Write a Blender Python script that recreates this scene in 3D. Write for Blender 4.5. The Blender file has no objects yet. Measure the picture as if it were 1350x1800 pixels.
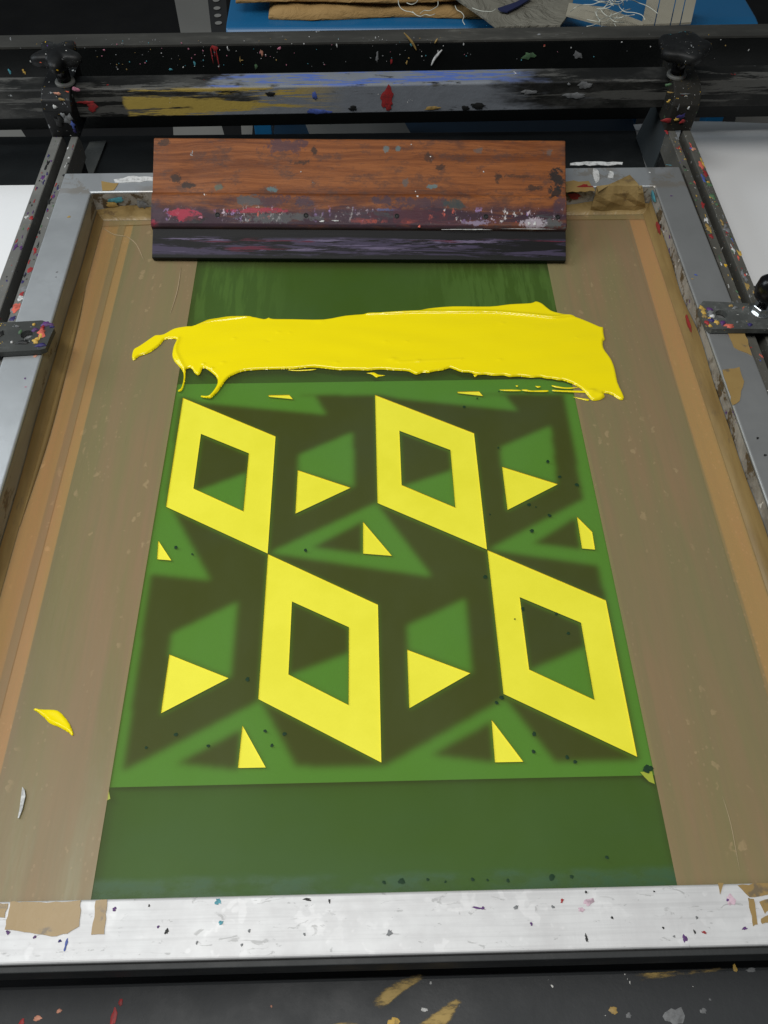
import bpy, bmesh, math, random
import numpy as np
from mathutils import Vector, Matrix
from mathutils.geometry import tessellate_polygon

S = bpy.context.scene
COL = S.collection
rnd = random.Random(7)

# ------------------------------------------------------------------ camera, world, lamps, exposure
CAM_R = np.array([[0.99972566, 0.01731473, -0.01577359],
                  [-0.02322855, 0.81937294, -0.57279003],
                  [0.00300675, 0.57299929, 0.81955035]])
CAM_C = np.array([-0.00619955, -0.59655129, 0.63929308])
cam = bpy.data.cameras.new("camera")
cam.sensor_fit = 'VERTICAL'; cam.sensor_height = 24.0; cam.lens = 24.0 * 1456 / 1800
cam.clip_start = 0.01; cam.clip_end = 50
camo = bpy.data.objects.new("camera", cam); COL.objects.link(camo)
mw = Matrix.Identity(4)
for i in range(3):
    for j in range(3): mw[i][j] = CAM_R[i, j]
    mw[i][3] = CAM_C[i]
camo.matrix_world = mw
S.camera = camo

w = bpy.data.worlds.new("World"); S.world = w; w.use_nodes = True
bg = w.node_tree.nodes["Background"]
bg.inputs[0].default_value = (0.86, 0.95, 1.0, 1); bg.inputs[1].default_value = 0.075

def area(name, loc, size, power, col, aim=(0, 0, 0)):
    l = bpy.data.lights.new(name, 'AREA'); l.shape = 'RECTANGLE'
    l.size, l.size_y = size; l.energy = power; l.color = col
    o = bpy.data.objects.new(name, l); COL.objects.link(o)
    o.location = loc
    o.rotation_euler = (Vector(aim) - Vector(loc)).to_track_quat('-Z', 'Y').to_euler()
    return o
area("ceiling_lamp", (-0.30, -0.50, 1.75), (1.6, 0.34), 28, (1.0, 0.985, 0.95), (-0.2, -0.35, 0))
area("left_lamp", (-1.9, 0.35, 1.35), (1.1, 1.3), 22, (0.86, 0.94, 1.0), (-0.1, 0.0, 0))  # soft area light from the left, added for the left rail

S.view_settings.view_transform = 'Standard'
S.view_settings.look = 'None'
S.view_settings.exposure = 0.0
S.view_settings.gamma = 1.0
S.render.engine = 'CYCLES'
S.cycles.use_denoising = True
S.cycles.transparent_max_bounces = 12
S.cycles.max_bounces = 6; S.cycles.diffuse_bounces = 3; S.cycles.glossy_bounces = 3

# ------------------------------------------------------------------ helpers: measured points on real planes
def ray(px, py):
    return CAM_R @ np.array([(px - 675) / 1456, -(py - 900) / 1456, -1.0])
def PZ(px, py, z=0.0):            # point of the photograph measured on the level plane z
    d = ray(px, py); t = (z - CAM_C[2]) / d[2]; p = CAM_C + t * d
    return (float(p[0]), float(p[1]), float(z))
def PY(px, py, y):                # point measured on the upright plane y
    d = ray(px, py); t = (y - CAM_C[1]) / d[1]; p = CAM_C + t * d
    return (float(p[0]), float(y), float(p[2]))

# ------------------------------------------------------------------ helpers: objects
def put(name, me, mat=None, parent=None):
    o = bpy.data.objects.new(name, me); COL.objects.link(o)
    if mat is not None:
        for m in (mat if isinstance(mat, (list, tuple)) else [mat]): me.materials.append(m)
    if parent is not None:
        o.parent = parent
        o.location = -parent.location if parent.get('_world') else Vector((0, 0, 0))
    return o
def tag(o, label, cat, group=None):
    o['label'] = label; o['category'] = cat
    if group: o['group'] = group
    return o
def thing(name, label, cat, loc, group=None):     # children keep coordinates of the place
    o = bpy.data.objects.new(name, None); COL.objects.link(o)
    o.location = loc; o.empty_display_size = .02; o['_world'] = 1
    return tag(o, label, cat, group)
def mesh(name, verts, faces, smooth=False):
    me = bpy.data.meshes.new(name); me.from_pydata([tuple(v) for v in verts], [], faces); me.update()
    if smooth: me.polygons.foreach_set('use_smooth', [True] * len(me.polygons))
    return me
def from_bm(name, bm, smooth=False):
    bmesh.ops.recalc_face_normals(bm, faces=bm.faces)
    me = bpy.data.meshes.new(name); bm.to_mesh(me); bm.free()
    if smooth: me.polygons.foreach_set('use_smooth', [True] * len(me.polygons))
    return me
def bevel(bm, r, seg=2):
    if r > 0: bmesh.ops.bevel(bm, geom=list(bm.edges), offset=r, segments=seg, affect='EDGES', profile=.5)
def box(name, x0, x1, y0, y1, z0, z1, mat, parent=None, r=.0012, yaw=0, seg=2):
    bm = bmesh.new(); bmesh.ops.create_cube(bm, size=1)
    for v in bm.verts:
        v.co = Vector(((x0 + x1) / 2 + v.co.x * (x1 - x0), (y0 + y1) / 2 + v.co.y * (y1 - y0), (z0 + z1) / 2 + v.co.z * (z1 - z0)))
    bevel(bm, r, seg)
    if yaw:
        for v in bm.verts:
            x, y = v.co.x, v.co.y - y0
            v.co.x = x * math.cos(yaw) - y * math.sin(yaw); v.co.y = y0 + x * math.sin(yaw) + y * math.cos(yaw)
    return put(name, from_bm(name, bm), mat, parent)
def prism(name, prof, x0, x1, mat, parent=None, r=0, axis='x', yaw=0, seg=2):
    """profile (a, b) swept along one axis: x -> (y, z); z -> (x, y)"""
    bm = bmesh.new()
    def co(p, t): return (t, p[0], p[1]) if axis == 'x' else (p[0], p[1], t)
    va = [bm.verts.new(co(p, x0)) for p in prof]; vb = [bm.verts.new(co(p, x1)) for p in prof]
    n = len(prof)
    bm.faces.new(va); bm.faces.new(vb)
    for i in range(n): bm.faces.new((va[i], va[(i + 1) % n], vb[(i + 1) % n], vb[i]))
    bmesh.ops.recalc_face_normals(bm, faces=bm.faces)
    bevel(bm, r, seg)
    if yaw:
        y00 = prof[0][0]
        for v in bm.verts:
            x, y = v.co.x, v.co.y - y00
            v.co.x = x * math.cos(yaw) - y * math.sin(yaw); v.co.y = y00 + x * math.sin(yaw) + y * math.cos(yaw)
    return put(name, from_bm(name, bm), mat, parent)
def slab(name, pts, th, mat, parent=None, holes=(), smooth=False):
    """flat polygon (3D points) given a thickness downwards, with optional holes"""
    loops = [[Vector(p) for p in pts]] + [[Vector(p) for p in h] for h in holes]
    flat = [p for l in loops for p in l]
    tris = [tuple(t) for t in tessellate_polygon(loops)]
    n = len(flat)
    fixed = []
    for t in tris:
        nn = (flat[t[1]] - flat[t[0]]).cross(flat[t[2]] - flat[t[0]])
        fixed.append(t if nn.z >= 0 else (t[0], t[2], t[1]))
    if th <= 0: return put(name, mesh(name, flat, fixed), mat, parent)
    verts = flat + [p - Vector((0, 0, th)) for p in flat]
    faces = list(fixed) + [(a + n, c + n, b + n) for a, b, c in fixed]
    k = 0
    for l in loops:
        m = len(l)
        for i in range(m):
            a, b = k + i, k + (i + 1) % m
            faces.append((a, b, b + n, a + n))
        k += m
    bm = bmesh.new(); me = mesh(name, verts, faces); bm.from_mesh(me); bpy.data.meshes.remove(me)
    return put(name, from_bm(name, bm), mat, parent)
def lathe(bm, prof, c, seg=24, axis=Vector((0, 0, 1)), lobes=0, amp=0, ph=0):
    q = Vector((0, 0, 1)).rotation_difference(axis)
    rings = []
    for r, h in prof:
        ring = []
        for i in range(seg):
            a = 2 * math.pi * i / seg
            rr = r * (1 + (amp * math.cos(lobes * a + ph) if lobes else 0))
            ring.append(bm.verts.new(Vector(c) + q @ Vector((rr * math.cos(a), rr * math.sin(a), h))))
        rings.append(ring)
    for A, B in zip(rings, rings[1:]):
        for i in range(seg): bm.faces.new((A[i], A[(i + 1) % seg], B[(i + 1) % seg], B[i]))
    bm.faces.new(list(reversed(rings[0]))); bm.faces.new(rings[-1])
def tube_mesh(name, pts, r, seg=6):
    pts = [Vector(p) for p in pts]; verts = []; faces = []
    for i, p in enumerate(pts):
        t = (pts[min(i + 1, len(pts) - 1)] - pts[max(i - 1, 0)]).normalized()
        s = t.cross(Vector((0, 0, 1)));  s = s.normalized() if s.length > 1e-6 else Vector((1, 0, 0))
        u = s.cross(t); rr = r[i] if isinstance(r, (list, tuple)) else r
        for k in range(seg):
            a = 2 * math.pi * k / seg; verts.append(p + (s * math.cos(a) + u * math.sin(a)) * rr)
    for i in range(len(pts) - 1):
        for k in range(seg):
            a = i * seg + k; b = i * seg + (k + 1) % seg; faces.append((a, b, b + seg, a + seg))
    faces.append(tuple(reversed(range(seg)))); faces.append(tuple(range(len(verts) - seg, len(verts))))
    return mesh(name, verts, faces, True)
def smooth_path(pts, n=6):
    P = [np.array(p, float) for p in pts]; out = []
    for i in range(len(P) - 1):
        p0, p1, p2, p3 = P[max(i - 1, 0)], P[i], P[i + 1], P[min(i + 2, len(P) - 1)]
        for k in range(n):
            t = k / n
            out.append(.5 * ((2 * p1) + (-p0 + p2) * t + (2 * p0 - 5 * p1 + 4 * p2 - p3) * t * t + (-p0 + 3 * p1 - 3 * p2 + p3) * t ** 3))
    out.append(P[-1]); return out
class Splats:
    """little domes of dried paint on a surface, gathered into one mesh with a colour each"""
    def __init__(s): s.v = []; s.f = []; s.m = []; s.mats = []
    def add(s, c, u, w, n, ru, rw, mat, jag=.25, h=.0005, seg=14, rot=0):
        c, u, w, n = map(Vector, (c, u, w, n)); k = len(s.v); ph = [rnd.uniform(0, 6.28) for _ in range(3)]
        if mat not in s.mats: s.mats.append(mat)
        mi = s.mats.index(mat)
        for q, sc, hh in ((0, 1.0, .0), (1, .72, h)):
            for i in range(seg):
                a = 2 * math.pi * i / seg
                j = 1 + jag * (.35 * math.sin(2 * a + ph[0]) + .3 * math.sin(3 * a + ph[1]) + .3 * math.sin(5 * a + ph[2]) + .3 * math.sin(7 * a + ph[0] * 2) + rnd.uniform(-.25, .25))
                x, y = ru * sc * j * math.cos(a), rw * sc * j * math.sin(a)
                x, y = x * math.cos(rot) - y * math.sin(rot), x * math.sin(rot) + y * math.cos(rot)
                s.v.append(c + u * x + w * y + n * hh)
        s.v.append(c + n * h * 1.15)
        for i in range(seg):
            j = (i + 1) % seg
            s.f.append((k + i, k + j, k + seg + j, k + seg + i)); s.f.append((k + seg + i, k + seg + j, k + 2 * seg)); s.m += [mi, mi]
    def build(s, name, parent):
        me = mesh(name, s.v, s.f, True); o = put(name, me, s.mats, parent)
        me.polygons.foreach_set('material_index', s.m); o['kind'] = 'stuff'; return o

# ------------------------------------------------------------------ helpers: node materials
class Mat:
    def __init__(s, name, rough=.5, metal=0.0, spec=.5, col=(.5, .5, .5), coat=0.0, coat_rough=.1):
        s.m = bpy.data.materials.new(name); s.m.use_nodes = True; s.t = s.m.node_tree
        s.b = s.t.nodes['Principled BSDF']; s.out = s.t.nodes['Material Output']
        s.set('Roughness', rough); s.set('Metallic', metal); s.set('Specular IOR Level', spec); s.set('Base Color', col)
        s.set('Coat Weight', coat); s.set('Coat Roughness', coat_rough)
        s._o = None
    def plug(s, sock, v):
        if isinstance(v, bpy.types.NodeSocket): s.t.links.new(v, sock)
        elif isinstance(v, (tuple, list)) and sock.type == 'RGBA': sock.default_value = (*v[:3], 1)
        else: sock.default_value = v
    def set(s, k, v): s.plug(s.b.inputs[k], v)
    def node(s, typ, **kw):
        n = s.t.nodes.new(typ)
        for k, v in kw.items(): setattr(n, k, v)
        return n
    def obj(s):
        if s._o is None: s._o = s.node('ShaderNodeTexCoord').outputs['Object']
        return s._o
    def map(s, scale=(1, 1, 1), loc=(0, 0, 0), rot=(0, 0, 0), vec=None):
        n = s.node('ShaderNodeMapping'); s.plug(n.inputs['Vector'], vec or s.obj())
        n.inputs['Scale'].default_value = scale; n.inputs['Location'].default_value = loc; n.inputs['Rotation'].default_value = rot
        return n.outputs[0]
    def noise(s, scale, detail=4, rough=.6, vec=None, dist=0.0, out=0):
        n = s.node('ShaderNodeTexNoise'); s.plug(n.inputs['Vector'], vec or s.obj())
        n.inputs['Scale'].default_value = scale; n.inputs['Detail'].default_value = detail
        n.inputs['Roughness'].default_value = rough; n.inputs['Distortion'].default_value = dist
        return n.outputs[out]
    def vor(s, scale, vec=None, out='Distance', rand=1.0):
        n = s.node('ShaderNodeTexVoronoi'); s.plug(n.inputs['Vector'], vec or s.obj())
        n.inputs['Scale'].default_value = scale; n.inputs['Randomness'].default_value = rand
        return n.outputs[out]
    def math(s, op, a, b=0.0):
        n = s.node('ShaderNodeMath', operation=op); s.plug(n.inputs[0], a); s.plug(n.inputs[1], b); return n.outputs[0]
    def thr(s, v, a, b, lo=0.0, hi=1.0):
        n = s.node('ShaderNodeMapRange', interpolation_type='SMOOTHSTEP'); s.plug(n.inputs[0], v)
        for i, q in enumerate((a, b, lo, hi)): n.inputs[i + 1].default_value = q
        return n.outputs[0]
    def mix(s, f, a, b):
        n = s.node('ShaderNodeMix', data_type='RGBA'); s.plug(n.inputs[0], f); s.plug(n.inputs[6], a); s.plug(n.inputs[7], b); return n.outputs[2]
    def mixv(s, f, a, b):
        n = s.node('ShaderNodeMix', data_type='RGBA', blend_type='LINEAR_LIGHT'); s.plug(n.inputs[0], f); s.plug(n.inputs[6], a); s.plug(n.inputs[7], b); return n.outputs[2]
    def ramp(s, v, stops, const=False):
        n = s.node('ShaderNodeValToRGB'); s.plug(n.inputs[0], v); e = n.color_ramp.elements
        if const: n.color_ramp.interpolation = 'CONSTANT'
        while len(e) < len(stops): e.new(.5)
        for q, (p, c) in zip(e, stops): q.position = p; q.color = (*c, 1)
        return n.outputs[0]
    def xyz(s, vec=None):
        n = s.node('ShaderNodeSeparateXYZ'); s.plug(n.inputs[0], vec or s.obj()); return n.outputs
    def warp(s, amount, scale):       # coordinates pushed about by noise: uneven edges
        return s.mixv(amount, s.obj(), s.noise(scale, 3, out='Color'))
    def bump(s, h, strength=.3, dist=.001):
        n = s.node('ShaderNodeBump'); n.inputs['Strength'].default_value = strength; n.inputs['Distance'].default_value = dist
        s.plug(n.inputs['Height'], h); s.set('Normal', n.outputs[0]); return n.outputs[0]
    def specks(s, base, scale, size, keep, pal, warp=.02, wscale=60, seedloc=(0, 0, 0)):
        """scattered flecks of dried ink: random cells of a voronoi, each its own colour and size"""
        v = s.map((1, 1, 1), seedloc, vec=s.warp(warp, wscale))
        n = s.node('ShaderNodeTexVoronoi'); s.plug(n.inputs['Vector'], v); n.inputs['Scale'].default_value = scale
        c = s.xyz(n.outputs['Color'])
        lim = s.math('MULTIPLY', c[1], size)
        m = s.math('MULTIPLY', s.math('LESS_THAN', n.outputs['Distance'], lim), s.math('GREATER_THAN', c[0], 1 - keep))
        col = s.ramp(c[2], [(i / len(pal), p) for i, p in enumerate(pal)], True)
        return s.mix(m, base, col)

RED, YEL, BLU, WHT = (.45, .02, .02), (.75, .45, .03), (.03, .05, .35), (.75, .75, .72)
TEAL, PUR, PNK, ORG, GRN, GRY = (.05, .28, .33), (.08, .03, .2), (.55, .12, .2), (.75, .13, .06), (.08, .2, .08), (.25, .26, .27)

def plain(name, col, rough=.5, metal=0.0, coat=0.0): return Mat(name, rough, metal, .5, col, coat).m
def dried(k, c):      # old paint: grimy, thin in places
    g = Mat('dried_%s_paint' % k, .55, spec=.35); lum = sum(c) / 3
    mut = tuple(.72 * q + .12 * lum for q in c)
    a = g.thr(g.noise(160, 5, .7), .42, .68)
    g.set('Base Color', g.mix(g.math('MULTIPLY', a, .75), mut, tuple(.3 * q + .02 for q in mut))); g.bump(g.noise(220, 4), .4, .0008)
    return g.m
PAINT = {k: dried(k, c) for k, c in dict(red=(.42, .012, .015), yellow=(.75, .46, .04), ochre=(.5, .32, .07), blue=(.06, .12, .5), navy=(.03, .02, .16),
         white=(.75, .76, .75), teal=(.06, .4, .5), purple=(.12, .03, .2), pink=(.65, .2, .32), coral=(.85, .13, .07), green=(.1, .22, .1), grey=(.22, .23, .24), black=(.012, .013, .013), orange=(.8, .33, .2), palepink=(.75, .52, .62), scrape=(.78, .78, .78)).items()}

def dark_metal(name, base=(.018, .019, .019), scuff=(.07, .07, .068), amt=.5, speck=.15, rough=.5, spk=45, stretch=(1, 1, 1), fleck=PALETTE if False else None):
    g = Mat(name, rough, spec=.22)
    v = g.map(stretch)
    a = g.thr(g.noise(9, 6, .65, v), .62 - .25 * amt, .75)
    b = g.thr(g.noise(60, 4, .7, v), .5, .72)
    c = g.mix(g.math('MULTIPLY', a, g.math('ADD', .35, g.math('MULTIPLY', b, .65))), base, scuff)
    if speck: c = g.specks(c, spk, .24, speck, fleck or [WHT, RED, YEL, GRY, TEAL, PUR, ORG, GRY])
    if speck: c = g.specks(c, spk * 2.7, .22, speck, [GRY, WHT, GRY, YEL], seedloc=(.37, .11, .2))
    g.set('Base Color', c); g.set('Roughness', g.thr(g.noise(25, 4), .3, .7, rough - .05, rough + .08))
    g.bump(g.noise(120, 5, .7), .25, .001)
    return g.m

def aluminium(name, tone=(.62, .65, .67), rough=.42, metal=.75, frame=False):
    g = Mat(name, rough, metal)
    c = g.mix(g.thr(g.noise(6, 5, .6, None, .4), .3, .7), tuple(q * .93 for q in tone), tuple(min(1, q * 1.05) for q in tone))
    smear = g.thr(g.noise(26, 5, .65, g.map((1, 1, 1), (3, 1, 0)), 1.0), .55, .68)
    c = g.mix(g.math('MULTIPLY', smear, .12), c, tuple(q * .55 for q in tone))
    met = metal
    if frame:
        X = g.xyz()
        front = g.thr(X[1], -.470, -.485)            # the worn, ink-wiped front rail
        right = g.thr(X[0], .343, .350)  # right rail painted duller, for the weaker light on that side
        back = g.thr(X[1], .298, .306)
        c = g.mix(g.math('MULTIPLY', right, .75), c, g.mix(g.noise(16, 5, .6, g.map((1, .4, 1))), (.33, .33, .32), (.46, .46, .45)))
        blot = g.thr(g.vor(34, g.warp(.05, 40)), .34, .2)
        blot = g.math('MULTIPLY', blot, g.thr(g.noise(20, 3), .40, .52))
        c = g.mix(front, c, g.mix(g.math('MULTIPLY', blot, .32), g.mix(g.thr(g.noise(26, 5, .65), .35, .65), (.56, .56, .565), (.62, .625, .63)), (.78, .78, .785)))
        scr_ = g.thr(g.noise(60, 5, .7, g.map((1, 2.5, 1), (6, 0, 0), (0, 0, .5)), 1.0), .60, .67)
        c = g.mix(g.math('MULTIPLY', g.math('MULTIPLY', scr_, front), .5), c, (.24, .24, .235))
        rs = g.thr(g.noise(34, 5, .7, g.map((1, 1, 1), (2, 4, 0)), .7), .50, .56)
        c = g.mix(g.math('MULTIPLY', g.math('MULTIPLY', rs, back), .55), c, g.mix(g.thr(g.noise(9, 2), .45, .55), (.42, .36, .28), (.62, .64, .68)))
        br = g.noise(40, 5, .7, g.map((.12, 6, 1), (3, 0, 0)))
        c = g.mix(g.math('MULTIPLY', g.math('MULTIPLY', g.thr(br, .45, .7), front), .25), c, (.36, .36, .365))
        met = g.thr(front, 0, 1, metal, .35)
        g.set('Metallic', met)
    g.set('Base Color', c)
    ro = g.thr(g.noise(18, 5, .7), .3, .75, rough - .02, rough + .05)
    if frame: ro = g.math('ADD', ro, g.math('MULTIPLY', front, .17))
    g.set('Roughness', ro)
    g.bump(g.noise(300, 4, .7, g.map((1, .15, 1))), .10, .0005)
    return g.m

# ------------------------------------------------------------------ materials
m_table = dark_metal('black_table_top', (.012, .014, .015), (.03, .033, .035), .25, .02, .45, 30)
m_front = dark_metal('black_front_board', (.036, .039, .042), (.044, .047, .05), .15, .02, .5, 60, (.3, 1.5, 1))
m_rail = dark_metal('scuffed_steel', (.13, .13, .122), (.30, .30, .28), .8, .3, .55, 130, fleck=[GRY, (.05, .05, .05), PUR, (.05, .05, .05), RED, GRY, GRN, (.05, .05, .05)])
m_railR = dark_metal('ink_caked_steel', (.085, .083, .072), (.21, .205, .185), .8, .4, .6, 130, fleck=[RED, YEL, GRN, GRY, PUR, WHT, ORG, GRY])
m_slot = plain('slot_black', (.012, .012, .012), .6)
m_clamp = dark_metal('painted_clamp_steel', (.045, .048, .046), (.19, .2, .19), .8, .3, .5, 90, fleck=[YEL, WHT, BLU, GRY, GRN, ORG, GRY])
m_rear = dark_metal('rear_bar_face', (.006, .007, .007), (.02, .02, .02), .2, 0, .4, 60)
m_flange = dark_metal('rear_bar_flange', (.035, .035, .032), (.15, .147, .13), .9, .05, .7, 60, (.3, 1, 1))
m_knob = dark_metal('inky_black_plastic', (.008, .0085, .009), (.075, .08, .08), .6, .4, .45, 90)
m_gloss = Mat('glossy_black_plastic', .25, spec=.35, col=(.004, .004, .005)).m
m_chrome = plain('zinc_plated_steel', (.7, .72, .72), .22, 1.0)
m_alu = aluminium('brushed_aluminium', frame=True)
m_aluR = aluminium('dull_aluminium', (.33, .34, .34), rough=.5, metal=.5)

def beam_material():
    g = Mat('smeared_beam', .55, spec=.25)
    v = g.map((.5, 1, 1)); X = g.xyz()
    c = g.mix(g.thr(g.noise(14, 6, .65, v), .45, .72), (.010, .0105, .010), (.07, .07, .066))
    c = g.mix(g.thr(g.noise(20, 7, .72, g.map((.22, 1, 4), (4, 2, 1))), .53, .57), c, (.085, .085, .08))
    c = g.mix(g.thr(g.noise(34, 7, .75, g.map((.3, 1, 2.5), (8, 2, 4))), .58, .61), c, (.012, .012, .012))
    wx = g.math('ADD', X[0], g.math('MULTIPLY', g.noise(14, 5, .65, g.map((.4, 1, 2))), .5))
    # old grey coat over the middle of the beam, worn at its rim
    mid = g.math('MULTIPLY', g.thr(wx, .02, .07), g.thr(wx, .52, .40))
    coat = g.math('MULTIPLY', mid, g.thr(g.noise(22, 6, .7, g.map((.35, 1, 1.4), (5, 0, 0))), .36, .42))
    c = g.mix(coat, c, g.mix(g.noise(40, 4, .6), (.16, .175, .20), (.21, .23, .26)))
    top = g.thr(X[2], .0785, .0815)
    blue = g.math('MULTIPLY', g.math('MULTIPLY', top, mid), g.thr(g.noise(30, 7, .75, g.map((.3, 3, 1), (2, 0, 0))), .50, .53))
    c = g.mix(blue, c, (.09, .15, .42))
    yx = g.math('ADD', X[0], g.math('MULTIPLY', g.noise(30, 4, .6), .03))
    yel = g.math('MULTIPLY', g.math('MULTIPLY', g.thr(yx, -.302, -.296), g.thr(yx, -.01, -.10)), g.thr(g.noise(13, 6, .7, g.map((.28, 1, 4.5), (1, 0, 3))), .46, .50))
    c = g.mix(g.math('MULTIPLY', yel, g.math('SUBTRACT', 1.0, top)), c, (.42, .31, .075))
    c = g.specks(c, 90, .2, .1, [WHT, RED, GRY, TEAL, GRY])
    g.set('Base Color', c); g.bump(g.noise(90, 5, .7), .4, .0015)
    return g.m
m_beam = beam_material()

def wood_material(smudges):
    g = Mat('worn_mahogany', .5, spec=.2)
    X = g.xyz()
    wv = g.map((1, 1, 1), vec=g.warp(.012, 4))
    gr = g.map((1.0, 24, 24), vec=wv)
    n1 = g.noise(3.0, 9, .7, gr, 1.2)
    fine = g.noise(9, 6, .75, g.map((2.0, 120, 120), vec=wv))
    c = g.ramp(n1, [(.25, (.075, .021, .007)), (.42, (.165, .05, .015)), (.56, (.26, .086, .025)), (.8, (.36, .13, .04))])
    c = g.mix(g.math('MULTIPLY', g.thr(fine, .48, .68), .6), c, (.07, .023, .01))
    # grime rubbed into the pores
    st = g.thr(g.noise(11, 7, .7, g.map((1, 2.2, 1), (.4, .3, 0)), .3), .54, .70)
    c = g.mix(g.math('MULTIPLY', st, .65), c, (.045, .026, .024))
    w2 = g.thr(g.noise(38, 7, .78, g.map((.7, 1.2, 1), (6, 3, 0))), .51, .62)
    c = g.mix(g.math('MULTIPLY', w2, .55), c, (.055, .035, .032))
    low = g.thr(g.math('ADD', X[1], g.math('MULTIPLY', g.noise(16, 5, .65), .05)), .098, .078)
    for k, (sc, my, lo, hi, col, f) in enumerate(((7, 5, .38, .52, (.040, .02, .032), .9), (9, 6, .55, .63, (.09, .03, .04), .8), (8, 4, .6, .68, (.26, .03, .04), .7), (22, 3, .58, .64, (.055, .06, .065), .75))):
        sm = g.thr(g.noise(sc, 8, .72, g.map((.8, my, 1), (2 + 5 * k, k, 0)), .3), lo, hi)
        c = g.mix(g.math('MULTIPLY', g.math('MULTIPLY', low, sm), min(1, f * 1.1)), c, col)
    # crusted row of ink specks above the blade
    row = g.math('MULTIPLY', g.thr(X[1], .064, .057), g.thr(X[1], .041, .046))
    dots = g.thr(g.noise(170, 4, .7, g.map((1, .7, 1))), .56, .63)
    dots = g.math('MULTIPLY', g.math('MULTIPLY', dots, row), g.thr(g.noise(9, 3, .6, g.map((1, .2, 1), (4, 0, 0))), .44, .54))
    c = g.mix(dots, c, g.ramp(g.noise(30, 2, .5, g.map((1, .3, 1), (1, 2, 0))), [(0, (.5, .4, .46)), (.42, (.3, .2, .4)), (.5, (.55, .52, .52)), (.58, (.5, .1, .07))], True))
    rough_n = g.noise(55, 6, .75, None, .5); rough_c = g.noise(150, 4, .7)
    for (cx, cy, rx, ry, col, f) in smudges:
        q = g.math('ADD', g.math('POWER', g.math('MULTIPLY', g.math('SUBTRACT', X[0], cx), 1 / rx), 2.0), g.math('POWER', g.math('MULTIPLY', g.math('SUBTRACT', X[1], cy), 1 / ry), 2.0))
        q = g.math('ADD', g.math('POWER', q, .5), g.math('ADD', g.math('MULTIPLY', g.math('SUBTRACT', rough_n, .5), 5.0), g.math('MULTIPLY', g.math('SUBTRACT', rough_c, .5), 2.6)))
        c = g.mix(g.math('MULTIPLY', g.thr(q, 1.25, .7), f), c, col)
    lip = g.thr(g.math('ADD', X[1], g.math('MULTIPLY', g.noise(40, 3), .006)), .044, .038)
    c = g.mix(g.math('MULTIPLY', lip, .85), c, (.028, .02, .02))
    rimtop = g.thr(g.math('ADD', X[1], g.math('MULTIPLY', g.noise(35, 5, .7), .008)), .1475, .152)
    c = g.mix(g.math('MULTIPLY', rimtop, .7), c, (.04, .025, .02))
    ends = g.thr(g.math('ADD', g.math('ABSOLUTE', X[0]), g.math('MULTIPLY', g.noise(30, 5, .7), .03)), .257, .268)
    c = g.mix(g.math('MULTIPLY', ends, .85), c, (.018, .016, .016))
    c = g.specks(c, 60, .14, .10, [(.1, .25, .28), GRY, WHT, (.02, .02, .02), (.03, .05, .05), (.02, .02, .02)], .03, 60)
    g.set('Base Color', c); g.bump(fine, .25, .0008)
    g.set('Roughness', g.thr(g.noise(20, 4), .3, .7, .36, .58))
    return g.m

def blade_material():
    g = Mat('inky_rubber', .5, spec=.15); X = g.xyz()
    n = g.noise(9, 8, .74, g.map((.6, 9, 1)), .6)
    c = g.mix(g.thr(n, .47, .53), (.006, .006, .007), (.05, .04, .075))
    n2 = g.noise(12, 8, .74, g.map((.5, 9, 1), (3, 2, 0)), .4)
    c = g.mix(g.thr(n2, .56, .6), c, (.13, .105, .175))
    n3 = g.noise(8, 6, .66, g.map((.4, 9, 1), (9, 1, 0)))
    c = g.mix(g.thr(n3, .6, .64), c, (.10, .014, .03))
    edge = g.thr(g.math('ADD', X[1], g.math('MULTIPLY', g.noise(40, 5, .7), .008)), .011, .007)
    c = g.mix(edge, c, (.01, .011, .01))
    edge2 = g.thr(g.math('ADD', X[1], g.math('MULTIPLY', g.noise(30, 4, .7, g.map((.5, 1, 1))), .008)), .0275, .0315)  # black band painting the shadow where the blade enters the wood
    c = g.mix(edge2, c, (.01, .01, .011))
    g.set('Base Color', c); g.bump(n, .3, .0008); return g.m
m_blade = blade_material()

def ink_material():
    g = Mat('yellow_ink', .2, spec=.5, col=(.93, .76, .003))
    g.set('Base Color', g.mix(g.noise(20, 4), (.91, .74, .002), (.95, .79, .004)))
    g.bump(g.math('ADD', g.noise(75, 3, .55, g.map((.5, 1, 1))), g.math('MULTIPLY', g.noise(60, 4, .6, g.map((.08, 4, 1))), .8)), .10, .0012)
    return g.m
m_ink = ink_material()

def fill_material():
    g = Mat('ink_in_the_mesh', .5, col=(.85, .76, .04))
    g.set('Base Color', g.mix(g.math('MULTIPLY', g.noise(800, 2, .5), .35), g.mix(g.thr(g.noise(14, 4, .6), .3, .7), (.81, .76, .035), (.885, .83, .05)), (.72, .68, .035)))
    g.set('Specular IOR Level', .3); return g.m
m_fill = fill_material()
m_rim = plain('ink_stained_film_edge', (.72, .48, .03), .6)

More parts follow.
